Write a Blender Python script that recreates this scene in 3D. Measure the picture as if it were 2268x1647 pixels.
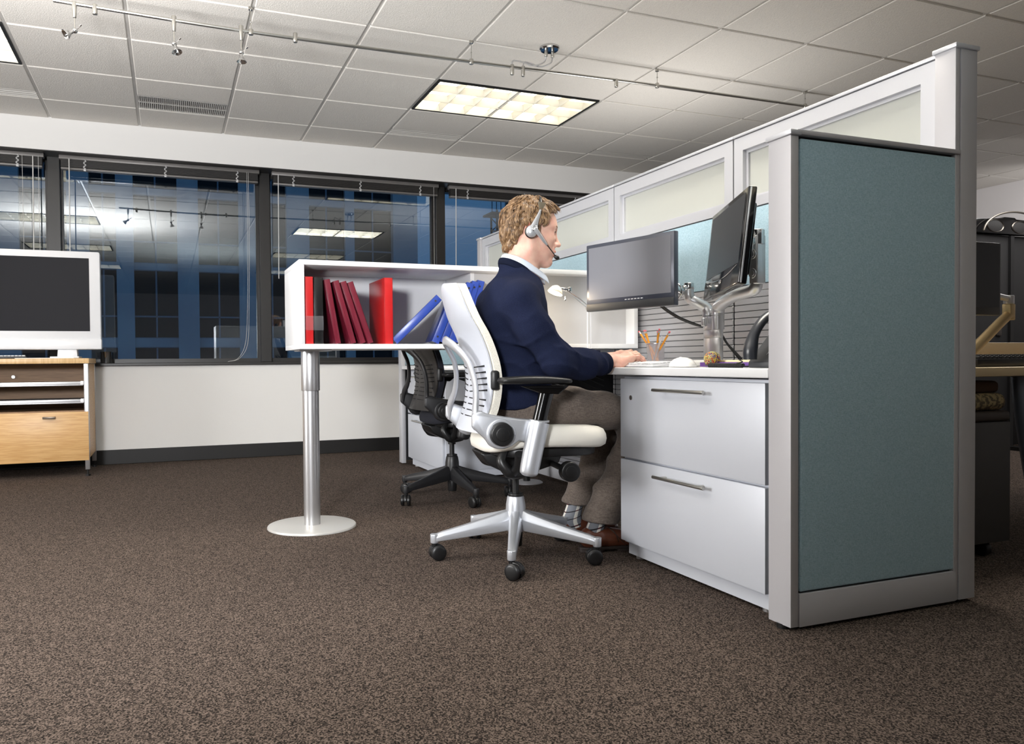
import bpy, bmesh, math, random
import numpy as np
from mathutils import Vector, Matrix
random.seed(7); RNG = np.random.default_rng(11)
SC = bpy.context.scene
for o in list(bpy.data.objects): bpy.data.objects.remove(o, do_unlink=True)
COL = SC.collection
PI = math.pi

# ------------------------------------------------------------ camera
cam_d = bpy.data.cameras.new('camera'); cam = bpy.data.objects.new('camera', cam_d); COL.objects.link(cam)
cam_d.sensor_width = 36; cam_d.lens = 26.549; cam_d.shift_x = 0.05801; cam_d.shift_y = 0.00452
cam_d.clip_start = 0.05; cam_d.clip_end = 300
_r = Vector((0.93593376, -0.35206945, -0.00866615)); _u = Vector((0.01528491, 0.01602422, 0.99975477)); _f = Vector((0.35184424, 0.9358367, -0.02037896))
cam.matrix_world = Matrix(((_r.x, _u.x, -_f.x, 0), (_r.y, _u.y, -_f.y, 0), (_r.z, _u.z, -_f.z, 0.76), (0, 0, 0, 1)))
SC.camera = cam

# ------------------------------------------------------------ view, world (blue dusk), lights
SC.view_settings.view_transform = 'Standard'; SC.view_settings.look = 'None'
SC.view_settings.gamma = 1.0; SC.view_settings.use_curve_mapping = False
SC.view_settings.exposure = 0.0
W = bpy.data.worlds.new('dusk'); SC.world = W; W.use_nodes = True
_bg = W.node_tree.nodes['Background']; _bg.inputs[0].default_value = (0.068, 0.155, 0.30, 1); _bg.inputs[1].default_value = 1.1

def look_at(o, tgt):
    d = Vector(tgt) - o.location
    o.rotation_euler = d.to_track_quat('-Z', 'Y').to_euler()
def area_light(name, loc, tgt, sx, sy, power, col, spread=180):
    l = bpy.data.lights.new(name, 'AREA'); l.shape = 'RECTANGLE'; l.size = sx; l.size_y = sy
    l.energy = power; l.color = col; l.spread = math.radians(spread)
    o = bpy.data.objects.new(name, l); COL.objects.link(o); o.location = loc; look_at(o, tgt); return o
def spot_light(name, loc, tgt, power, col, angle, blend, radius):
    l = bpy.data.lights.new(name, 'SPOT'); l.energy = power; l.color = col
    l.spot_size = math.radians(angle); l.spot_blend = blend; l.shadow_soft_size = radius
    o = bpy.data.objects.new(name, l); COL.objects.link(o); o.location = loc; look_at(o, tgt); return o
# softboxes to the left of the desks and near the camera, light bounced off the ceiling, dim fill
LP = dict(A=165, B=600, C=118, F=38, H=28, W=2.2, R=11, O=50)
area_light('softbox_left', (-5.2, 3.0, 1.5), (1.6, 2.4, 1.3), 2.0, 1.6, LP['A'], (1.0, 0.985, 0.97), 140)
spot_light('softbox_camera', (-1.05, -0.5, 1.35), (0.35, 4.6, 0.98), LP['B'], (0.97, 0.98, 1.0), 62, 0.6, 0.22)
area_light('ceiling_bounce', (-0.95, 2.5, 1.5), (-0.95, 2.5001, 2.57), 0.7, 0.7, LP['C'], (1.0, 0.99, 0.98), 160)
area_light('right_fill', (6.4, 3.6, 2.45), (6.6, 4.0, 0.0), 1.2, 1.2, LP['F'], (1.0, 0.97, 0.95), 180)
area_light('partition_bounce', (3.1, 4.2, 1.35), (3.1, 4.2001, 2.57), 0.7, 0.7, LP['R'], (1.0, 0.97, 0.93), 160)  # added up-light hidden behind the partition, lifts ceiling and back wall
area_light('overhead_fixture', (2.26, 2.479, 2.632), (2.26, 2.4791, 0), 1.10, 0.52, LP['O'], (1.0, 0.95, 0.87), 180)
area_light('camera_bounce', (0.6, 0.2, 0.9), (0.6, 0.2001, 2.57), 0.8, 0.8, LP['H'], (0.84, 0.95, 1.0), 150)  # added up-light near the camera, cool so the teal panel reads bluer
area_light('side_wall_fill', (7.85, 4.5, 2.0), (8.25, 5.2, 2.1), 0.4, 0.4, LP['W'], (1.0, 0.97, 0.96), 160)  # unseen fill added only to brighten the right wall

# ------------------------------------------------------------ materials
def lin(c):
    return tuple(((x/255.0)/12.92 if x/255.0 <= 0.04045 else (((x/255.0)+0.055)/1.055)**2.4) for x in c)
def nmat(name):
    m = bpy.data.materials.new(name); m.use_nodes = True; nt = m.node_tree
    return m, nt, nt.nodes['Principled BSDF'], nt.nodes['Material Output']
def mat(name, c, rough=0.5, metal=0.0, spec=0.5, bump=None, mix=None, sheen=0, coat=0, emit=None, sss=0, alpha=None, trans=0, ior=None, aniso=0):
    """c: sRGB 0-255. bump=(scale,strength,dist). mix=(scale,(c2),fac_lo,fac_hi[,stretch xyz])."""
    m, nt, b, out = nmat(name); L = nt.links
    b.inputs['Base Color'].default_value = (*lin(c), 1); b.inputs['Roughness'].default_value = rough
    b.inputs['Metallic'].default_value = metal; b.inputs['Specular IOR Level'].default_value = spec
    if sheen: b.inputs['Sheen Weight'].default_value = sheen; b.inputs['Sheen Roughness'].default_value = 0.5
    if coat: b.inputs['Coat Weight'].default_value = coat; b.inputs['Coat Roughness'].default_value = 0.08
    if trans: b.inputs['Transmission Weight'].default_value = trans
    if ior: b.inputs['IOR'].default_value = ior
    if alpha is not None: b.inputs['Alpha'].default_value = alpha
    if sss:
        b.inputs['Subsurface Weight'].default_value = sss; b.inputs['Subsurface Radius'].default_value = (1, 0.35, 0.2); b.inputs['Subsurface Scale'].default_value = 0.006
    if emit: b.inputs['Emission Color'].default_value = (*lin(emit[0]), 1); b.inputs['Emission Strength'].default_value = emit[1]
    tc = nt.nodes.new('ShaderNodeTexCoord')
    def co(st):
        if not st: return tc.outputs['Object']
        mp = nt.nodes.new('ShaderNodeMapping'); mp.inputs['Scale'].default_value = st; L.new(tc.outputs['Object'], mp.inputs[0]); return mp.outputs[0]
    if mix:
        n = nt.nodes.new('ShaderNodeTexNoise'); n.inputs['Scale'].default_value = mix[0]; n.inputs['Detail'].default_value = 3
        L.new(co(mix[4] if len(mix) > 4 else None), n.inputs['Vector'])
        r = nt.nodes.new('ShaderNodeValToRGB'); e = r.color_ramp.elements
        e[0].position = mix[2]; e[1].position = mix[3]; e[0].color = (*lin(c), 1); e[1].color = (*lin(mix[1]), 1)
        L.new(n.outputs['Fac'], r.inputs[0]); L.new(r.outputs[0], b.inputs['Base Color'])
    if bump:
        n = nt.nodes.new('ShaderNodeTexNoise'); n.inputs['Scale'].default_value = bump[0]; n.inputs['Detail'].default_value = 4
        L.new(co(bump[3] if len(bump) > 3 else None), n.inputs['Vector'])
        bp = nt.nodes.new('ShaderNodeBump'); bp.inputs['Strength'].default_value = bump[1]; bp.inputs['Distance'].default_value = bump[2]
        L.new(n.outputs['Fac'], bp.inputs['Height']); L.new(bp.outputs[0], b.inputs['Normal'])
    return m

# ------------------------------------------------------------ mesh helpers
PM = {}
def mx(parent): return PM.get(parent.name, Matrix()) if parent else Matrix()
def new_obj(name, me, m, parent=None, smooth=35):
    o = bpy.data.objects.new(name, me); COL.objects.link(o)
    mats = m if isinstance(m, (list, tuple)) else [m]
    for k in mats: me.materials.append(k)
    if smooth and len(me.polygons):
        me.polygons.foreach_set('use_smooth', [True]*len(me.polygons))
        if smooth < 180: me.set_sharp_from_angle(angle=math.radians(smooth))
    if parent: o.parent = parent; PM[o.name] = mx(parent)
    return o
def obj(name, bm, m, parent=None, smooth=35, local=False):
    """links bm as one mesh; world coordinates unless local (then already in the thing's own frame)"""
    if parent and not local: bm.transform(mx(parent).inverted())
    me = bpy.data.meshes.new(name); bm.normal_update(); bm.to_mesh(me); bm.free()
    return new_obj(name, me, m, parent, smooth)
def obj_vf(name, v, f, m, parent=None, smooth=180, local=False):
    me = bpy.data.meshes.new(name)
    v = np.asarray(v, float)
    if parent and not local:
        Mi = np.array(mx(parent).inverted()); v = v @ Mi[:3, :3].T + Mi[:3, 3]
    me.from_pydata(v.tolist(), [], [list(map(int, q)) for q in f]); me.update()
    return new_obj(name, me, m, parent, smooth)
def thing(name, label, cat, loc=(0, 0, 0), rz=0, group=None, kind=None):
    o = bpy.data.objects.new(name, None); COL.objects.link(o); o.empty_display_size = 0.05
    o.location = loc; o.rotation_euler = (0, 0, rz)
    PM[o.name] = Matrix.Translation(loc) @ Matrix.Rotation(rz, 4, 'Z')
    if kind: o['kind'] = kind
    if label: o['label'] = label
    if cat: o['category'] = cat
    if group: o['group'] = group
    return o
def tag(o, label, cat, group=None, kind=None):
    o['label'] = label; o['category'] = cat
    if group: o['group'] = group
    if kind: o['kind'] = kind
    return o
def copy_thing(root, loc=None, rz=None, label=None):
    r = root.copy(); COL.objects.link(r)
    if loc is not None: r.location = loc
    if rz is not None: r.rotation_euler = (0, 0, rz)
    if label: r['label'] = label
    for ch in list(root.children):
        c = ch.copy(); COL.objects.link(c); c.parent = r
        for g in list(ch.children):
            d = g.copy(); COL.objects.link(d); d.parent = c
    return r
def struct(name, bm, m, smooth=0, parent=None):
    o = obj(name, bm, m, parent, smooth)
    if not parent: o['kind'] = 'structure'
    return o
def B(): return bmesh.new()
def merge(bm, t, mi=0):
    if mi:
        for f in t.faces: f.material_index = mi
    me = bpy.data.meshes.new('t'); t.to_mesh(me); t.free(); bm.from_mesh(me); bpy.data.meshes.remove(me)
def box(bm, x0, x1, y0, y1, z0, z1, bev=0, seg=2, mi=0, M=None):
    t = bmesh.new(); bmesh.ops.create_cube(t, size=1)
    bmesh.ops.scale(t, vec=(x1-x0, y1-y0, z1-z0), verts=t.verts); bmesh.ops.translate(t, vec=((x0+x1)/2, (y0+y1)/2, (z0+z1)/2), verts=t.verts)
    if bev: bmesh.ops.bevel(t, geom=t.edges[:], offset=bev, segments=seg, affect='EDGES', profile=0.5)
    if M: t.transform(M)
    merge(bm, t, mi); return bm
def cyl(bm, a, b, r0, r1=None, n=24, mi=0, cap=True, bev=0):
    a, b = Vector(a), Vector(b); r1 = r0 if r1 is None else r1
    t = bmesh.new(); bmesh.ops.create_cone(t, cap_ends=cap, segments=n, radius1=r0, radius2=r1, depth=(b-a).length)
    if bev:
        ed = [e for e in t.edges if abs(e.verts[0].co.z-e.verts[1].co.z) < 1e-6 and len(e.link_faces) == 2]
        bmesh.ops.bevel(t, geom=ed, offset=bev, segments=3, affect='EDGES', profile=0.5)
    q = Vector((0, 0, 1)).rotation_difference(b-a); t.transform(Matrix.Translation((a+b)/2) @ q.to_matrix().to_4x4())
    merge(bm, t, mi); return bm
def sph(bm, c, r, n=16, mi=0, sc=(1, 1, 1), M=None):
    t = bmesh.new(); bmesh.ops.create_uvsphere(t, u_segments=n*2, v_segments=n, radius=r)
    bmesh.ops.scale(t, vec=sc, verts=t.verts)
    if M: t.transform(M)
    bmesh.ops.translate(t, vec=c, verts=t.verts); merge(bm, t, mi); return bm
def prism(bm, poly, z0, z1, axis='z', bev=0, mi=0, seg=2):
    """extrude polygon; axis z: (x,y); axis y: (x,z); axis x: (y,z)"""
    def P(a, b, h): return {'z': (a, b, h), 'y': (a, h, b), 'x': (h, a, b)}[axis]
    t = bmesh.new(); v0 = [t.verts.new(P(a, b, z0)) for a, b in poly]; v1 = [t.verts.new(P(a, b, z1)) for a, b in poly]
    n = len(poly); t.faces.new(v0[::-1]); t.faces.new(v1)
    for i in range(n): t.faces.new((v0[i], v0[(i+1) % n], v1[(i+1) % n], v1[i]))
    bmesh.ops.recalc_face_normals(t, faces=t.faces)
    if bev: bmesh.ops.bevel(t, geom=t.edges[:], offset=bev, segments=seg, affect='EDGES', profile=0.5)
    merge(bm, t, mi); return bm
def smooth_path(pts, k=6):
    """Catmull-Rom through pts (rows may carry extra columns such as radii)"""
    p = np.asarray(pts, float); n = len(p)
    if n < 3 or k <= 1: return p
    P = np.vstack([2*p[0]-p[1], p, 2*p[-1]-p[-2]]); out = []
    for i in range(1, n):
        a, b, c, d = P[i-1], P[i], P[i+1], P[i+2]
        for t in np.linspace(0, 1, k, endpoint=False):
            out.append(0.5*((2*b)+(-a+c)*t+(2*a-5*b+4*c-d)*t*t+(-a+3*b-3*c+d)*t**3))
    out.append(p[-1]); return np.array(out)
def tube(bm, pts, r, n=10, k=6, mi=0, cap=True, flat=None, up=(0, 0, 1)):
    """sweep along pts; r = radius or list; flat=(a,b) ellipse factors with 'a' across, 'b' along up-ish"""
    p = np.asarray(pts, float); rr = np.full(len(p), r) if np.isscalar(r) else np.asarray(r, float)
    q = smooth_path(np.column_stack([p, rr]), k); p = q[:, :3]; rr = q[:, 3]
    T = np.gradient(p, axis=0); T /= np.linalg.norm(T, axis=1)[:, None]+1e-12
    N = np.zeros_like(T); ref = np.array(up, float)
    for i in range(len(p)):
        if flat is None and i: ref = N[i-1]
        v = ref-T[i]*np.dot(ref, T[i])
        if np.linalg.norm(v) < 1e-5: v = np.cross(T[i], (1, 0.3, 0.2))
        N[i] = v/np.linalg.norm(v)
    Bn = np.cross(T, N); fa, fb = flat or (1, 1)
    t = bmesh.new(); rings = []
    for i in range(len(p)):
        rings.append([t.verts.new(p[i]+rr[i]*(fa*math.cos(a)*Bn[i]+fb*math.sin(a)*N[i])) for a in np.linspace(0, 2*PI, n, endpoint=False)])
    for i in range(len(p)-1):
        for j in range(n): t.faces.new((rings[i][j], rings[i][(j+1) % n], rings[i+1][(j+1) % n], rings[i+1][j]))
    if cap: t.faces.new(rings[0][::-1]); t.faces.new(rings[-1])
    bmesh.ops.recalc_face_normals(t, faces=t.faces); merge(bm, t, mi); return bm
def lathe(bm, prof, c=(0, 0, 0), n=32, mi=0, M=None):
    """prof: (r,z) list revolved about z"""
    t = bmesh.new(); rings = []
    for r, z in prof:
        rings.append([t.verts.new((r*math.cos(a), r*math.sin(a), z)) for a in np.linspace(0, 2*PI, n, endpoint=False)] if r > 1e-6 else [t.verts.new((0, 0, z))])
    for i in range(len(rings)-1):
        A, C = rings[i], rings[i+1]
        for j in range(n):
            k = (j+1) % n
            if len(A) == 1 and len(C) > 1: t.faces.new((A[0], C[j], C[k]))
            elif len(C) == 1 and len(A) > 1: t.faces.new((A[j], A[k], C[0]))
            elif len(A) > 1: t.faces.new((A[j], A[k], C[k], C[j]))
    bmesh.ops.recalc_face_normals(t, faces=t.faces)
    if M: t.transform(M)
    bmesh.ops.translate(t, vec=c, verts=t.verts); merge(bm, t, mi); return bm
def rrect(w, h, r, n=5, cx=0, cy=0):
    out = []
    for sx, sy, a0 in ((1, 1, 0), (-1, 1, 90), (-1, -1, 180), (1, -1, 270)):
        for a in np.linspace(a0, a0+90, n): out.append((cx+sx*(w/2-r)+r*math.cos(math.radians(a)), cy+sy*(h/2-r)+r*math.sin(math.radians(a))))
    return out
def Rz(a): return Matrix.Rotation(a, 4, 'Z')
def Ry(a): return Matrix.Rotation(a, 4, 'Y')
def Rx(a): return Matrix.Rotation(a, 4, 'X')
def Tr(*v): return Matrix.Translation(v)
# ------------------------------------------------------------ shared materials
M_WALL = mat('wall_paint', (236, 235, 233), 0.75, spec=0.3, bump=(220, 0.06, 0.002))
M_RWALL = mat('wall_paint_grey', (226, 223, 224), 0.8, spec=0.2)
M_BLACKV = mat('black_vinyl', (24, 23, 23), 0.5)
M_MULL = mat('bronze_black_metal', (34, 32, 31), 0.4, spec=0.6)
M_SILVER = mat('silver_powder_paint', (186, 189, 196), 0.36, metal=0.35, spec=0.6)
M_SILVER2 = mat('silver_cabinet_paint', (204, 208, 217), 0.4, metal=0.12, spec=0.55)
M_SILDK = mat('silver_shadow_gap', (30, 32, 36), 0.6)
M_CHROME = mat('polished_chrome', (205, 205, 205), 0.12, metal=1.0)
M_NICKEL = mat('brushed_nickel', (190, 188, 182), 0.28, metal=1.0)
M_ALU = mat('satin_aluminium', (200, 200, 202), 0.32, metal=0.85)
M_WHITE = mat('white_laminate', (228, 229, 231), 0.32, spec=0.5)
M_WHITEP = mat('white_plastic', (226, 227, 230), 0.28, spec=0.5)
M_BLACKP = mat('black_plastic', (22, 22, 23), 0.38, spec=0.5)
M_BLACKG = mat('black_gloss_plastic', (10, 10, 11), 0.12, spec=0.6)
M_DKMETAL = mat('dark_painted_metal', (28, 28, 30), 0.35, metal=0.2)
def m_carpet():
    m, nt, b, out = nmat('carpet_loop_brown'); L = nt.links
    tc = nt.nodes.new('ShaderNodeTexCoord')
    def nz(s, d=2, r=0.5):
        n = nt.nodes.new('ShaderNodeTexNoise'); n.inputs['Scale'].default_value = s; n.inputs['Detail'].default_value = d; n.inputs['Roughness'].default_value = r; L.new(tc.outputs['Object'], n.inputs['Vector']); return n
    v = nt.nodes.new('ShaderNodeTexVoronoi'); v.inputs['Scale'].default_value = 300; L.new(tc.outputs['Object'], v.inputs['Vector'])
    a = nz(230, 2); c = nz(26, 3)
    ad = nt.nodes.new('ShaderNodeMixRGB'); ad.inputs[0].default_value = 0.5; L.new(v.outputs['Color'], ad.inputs[1]); L.new(a.outputs['Fac'], ad.inputs[2])
    bw = nt.nodes.new('ShaderNodeRGBToBW'); L.new(ad.outputs[0], bw.inputs[0])
    r = nt.nodes.new('ShaderNodeValToRGB'); e = r.color_ramp.elements
    e[0].position = 0.34; e[0].color = (*lin((30, 26, 24)), 1); e[1].position = 0.62; e[1].color = (*lin((117, 103, 94)), 1)
    k = r.color_ramp.elements.new(0.49); k.color = (*lin((72, 63, 57)), 1)
    L.new(bw.outputs[0], r.inputs[0])
    mu = nt.nodes.new('ShaderNodeMixRGB'); mu.blend_type = 'MULTIPLY'; mu.inputs[0].default_value = 0.35
    r2 = nt.nodes.new('ShaderNodeValToRGB'); r2.color_ramp.elements[0].position = 0.3; r2.color_ramp.elements[0].color = (0.55, 0.55, 0.55, 1); r2.color_ramp.elements[1].position = 0.7
    L.new(c.outputs['Fac'], r2.inputs[0]); L.new(r.outputs[0], mu.inputs[1]); L.new(r2.outputs[0], mu.inputs[2]); L.new(mu.outputs[0], b.inputs['Base Color'])
    b.inputs['Roughness'].default_value = 0.95; b.inputs['Specular IOR Level'].default_value = 0.1
    bp = nt.nodes.new('ShaderNodeBump'); bp.inputs['Strength'].default_value = 0.8; bp.inputs['Distance'].default_value = 0.004
    L.new(bw.outputs[0], bp.inputs['Height']); L.new(bp.outputs[0], b.inputs['Normal']); return m
M_CARPET = m_carpet()
M_TILE = mat('acoustic_tile', (228, 224, 218), 0.92, spec=0.1, bump=(160, 0.55, 0.004), mix=(420, (176, 172, 166), 0.60, 0.72))
M_TBAR = mat('ceiling_grid_paint', (205, 202, 197), 0.5, spec=0.4)
def m_fabric(name, c, c2, s=900):
    m, nt, b, out = nmat(name); L = nt.links
    tc = nt.nodes.new('ShaderNodeTexCoord')
    def st(sc):
        mp = nt.nodes.new('ShaderNodeMapping'); mp.inputs['Scale'].default_value = sc; L.new(tc.outputs['Object'], mp.inputs[0])
        n = nt.nodes.new('ShaderNodeTexNoise'); n.inputs['Scale'].default_value = 1; n.inputs['Detail'].default_value = 2; L.new(mp.outputs[0], n.inputs['Vector']); return n
    a = st((s*.15, s*.15, s)); h = st((s, s, s*.15))
    ad = nt.nodes.new('ShaderNodeMath'); ad.operation = 'ADD'; L.new(a.outputs['Fac'], ad.inputs[0]); L.new(h.outputs['Fac'], ad.inputs[1])
    mr = nt.nodes.new('ShaderNodeMapRange'); mr.inputs['From Min'].default_value = 0.75; mr.inputs['From Max'].default_value = 1.25; L.new(ad.outputs[0], mr.inputs['Value'])
    mc = nt.nodes.new('ShaderNodeMixRGB'); mc.inputs[1].default_value = (*lin(c), 1); mc.inputs[2].default_value = (*lin(c2), 1)
    L.new(mr.outputs[0], mc.inputs[0]); L.new(mc.outputs[0], b.inputs['Base Color'])
    b.inputs['Roughness'].default_value = 0.9; b.inputs['Specular IOR Level'].default_value = 0.15; b.inputs['Sheen Weight'].default_value = 0.15
    bp = nt.nodes.new('ShaderNodeBump'); bp.inputs['Strength'].default_value = 0.35; bp.inputs['Distance'].default_value = 0.001
    L.new(mr.outputs[0], bp.inputs['Height']); L.new(bp.outputs[0], b.inputs['Normal']); return m
M_TEAL = m_fabric('teal_panel_fabric', (148, 180, 194), (184, 210, 222))
def m_frost():
    m, nt, b, out = nmat('frosted_glass'); L = nt.links
    b.inputs['Base Color'].default_value = (*lin((226, 228, 222)), 1); b.inputs['Roughness'].default_value = 0.35
    tr = nt.nodes.new('ShaderNodeBsdfTranslucent'); tr.inputs[0].default_value = (*lin((224, 226, 220)), 1)
    mx_ = nt.nodes.new('ShaderNodeMixShader'); mx_.inputs[0].default_value = 0.35
    L.new(b.outputs[0], mx_.inputs[1]); L.new(tr.outputs[0], mx_.inputs[2]); L.new(mx_.outputs[0], out.inputs[0]); return m
M_FROST = m_frost()
def m_pane():
    m, nt, b, out = nmat('window_glass'); L = nt.links; nt.nodes.remove(b)
    t = nt.nodes.new('ShaderNodeBsdfTransparent'); t.inputs[0].default_value = (0.80, 0.86, 0.88, 1)
    g = nt.nodes.new('ShaderNodeBsdfGlossy'); g.inputs['Roughness'].default_value = 0.0; g.inputs[0].default_value = (0.93, 0.96, 1, 1)
    f = nt.nodes.new('ShaderNodeFresnel'); f.inputs['IOR'].default_value = 1.5
    a = nt.nodes.new('ShaderNodeMath'); a.operation = 'MULTIPLY_ADD'; a.inputs[1].default_value = 0.9; a.inputs[2].default_value = 0.11; L.new(f.outputs[0], a.inputs[0])
    x = nt.nodes.new('ShaderNodeMixShader'); L.new(a.outputs[0], x.inputs[0]); L.new(t.outputs[0], x.inputs[1]); L.new(g.outputs[0], x.inputs[2]); L.new(x.outputs[0], out.inputs[0]); return m
M_PANE = m_pane()
M_LAMP = mat('fluorescent_tube', (255, 250, 235), 0.5, emit=((255, 247, 230), 9.0))
M_LOUV = mat('louvre_white_enamel', (196, 193, 184), 0.25, spec=0.6, metal=0.1)
M_MAPLE = mat('maple_veneer', (212, 172, 118), 0.38, mix=(3, (196, 152, 98), 0.35, 0.65, (3, 3, 40)), bump=(6, 0.05, 0.002, (4, 4, 60)))
M_MAPLEH = mat('maple_veneer_top', (222, 188, 138), 0.35, mix=(3, (206, 168, 116), 0.35, 0.65, (30, 3, 3)))
# ------------------------------------------------------------ room shell
CZ = 2.573; YW = 6.267; GX = -0.788; GY = 6.4416; T = 0.6096
XL, XR, YF = -5.6, 8.25, -8.0
bm = B(); box(bm, XL, XR, YF, YW+0.3, -0.06, 0); struct('floor', bm, M_CARPET)
bm = B()                                                  # tegular tiles hung in an exposed grid
box(bm, XL-0.1, XR+0.1, YF-0.1, YW+0.4, CZ+0.11, CZ+0.14, mi=1)
LIGHT_CELLS = [(i, r) for i in (-8, -2, 4) for r in (2, 6, 10, 14)]
skip = {(i+d, r) for i, r in LIGHT_CELLS for d in (0, 1)}
SLOTS = [(-1, 1), (4, 1), (7, 1)]; PERF = (1, 1)
def gx(i): return GX+T*i
def gy(r): return GY-T*r
for i in range(-8, 15):
    for r in range(0, 24):                                # tile between rows r and r+1
        if (i, r) in skip: continue
        x0, x1, y0, y1 = gx(i)+0.009, gx(i+1)-0.009, gy(r+1)+0.009, gy(r)-0.009
        if r == 0: y1 = YW
        if (i, r) in SLOTS: y1 = gy(r)-0.135
        if (i, r) == PERF: y1 = gy(r)-0.285
        x0 = max(x0, XL); x1 = min(x1, XR); y0 = max(y0, YF)
        if x1-x0 < .03 or y1-y0 < .03: continue
        box(bm, x0, x1, y0, y1, CZ, CZ+0.02, bev=0.004, seg=1)
for i in range(-7, 15):
    if XL < gx(i) < XR: box(bm, gx(i)-0.012, gx(i)+0.012, YF, YW, CZ+0.008, CZ+0.04, mi=1)
for r in range(1, 24):
    if YF < gy(r) < YW: box(bm, XL, XR, gy(r)-0.012, gy(r)+0.012, CZ+0.0085, CZ+0.039, mi=1)
struct('ceiling', bm, [M_TILE, M_TBAR])
bm = B()
box(bm, XL-0.1, XR+0.1, YW, YW+0.34, 2.335, CZ+0.13)      # header over the windows
box(bm, XL-0.1, XR+0.1, YW, YW+0.34, -0.05, 0.745)        # wall below the sill
box(bm, 5.3, XR+0.1, YW, YW+0.34, 0.745, 2.335)
struct('wall_back', bm, M_WALL)
for nm, a, m in (('wall_right', (XR, XR+0.12, YF, YW+0.3, -0.05, CZ+0.13), M_RWALL), ('wall_left', (XL-0.12, XL, YF, YW+0.3, -0.05, CZ+0.13), M_WALL), ('wall_front', (XL, XR, YF-0.12, YF, -0.05, CZ+0.13), M_RWALL)):
    bm = B(); box(bm, *a); struct(nm, bm, m)
bm = B(); box(bm, XL, XR, YW-0.012, YW, 0, 0.11, bev=0.003); struct('baseboard_back', bm, M_BLACKV)
bm = B(); box(bm, XL, 5.3, YW-0.022, YW+0.24, 0.745, 0.768, bev=0.004); struct('trim_1', bm, M_MULL)     # dark window sill
bm = B(); box(bm, XL, 5.3, YW-0.004, YW+0.24, 2.329, 2.336); struct('trim_2', bm, M_MULL)
YG = 6.52
MULLS = [-5.4, -3.84, -2.32, -0.793, 0.766, 2.316, 3.86, 5.3]
for k in range(len(MULLS)-1):
    x0, x1 = MULLS[k], MULLS[k+1]
    bm = B(); w = 0.043
    box(bm, x0-w, x0+w, YG-0.09, YG+0.05, 0.768, 2.335, bev=0.003)
    if k == len(MULLS)-2: box(bm, x1-w, x1, YG-0.09, YG+0.05, 0.768, 2.335)
    box(bm, x0+w, x1-w, YG-0.03, YG+0.05, 0.768, 0.80); box(bm, x0+w, x1-w, YG-0.03, YG+0.05, 2.30, 2.335)
    box(bm, x1-w-0.022, x1-w, YG-0.025, YG+0.03, 0.80, 2.30); box(bm, x0+w, x0+w+0.012, YG-0.025, YG+0.03, 0.80, 2.30)
    wnd = struct('window_%d' % (k+1), bm, M_MULL)
    bm = B(); box(bm, x0+w, x1-w-0.001, YG-0.003, YG+0.003, 0.79, 2.31); obj('pane', bm, M_PANE, wnd, 0)

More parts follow.
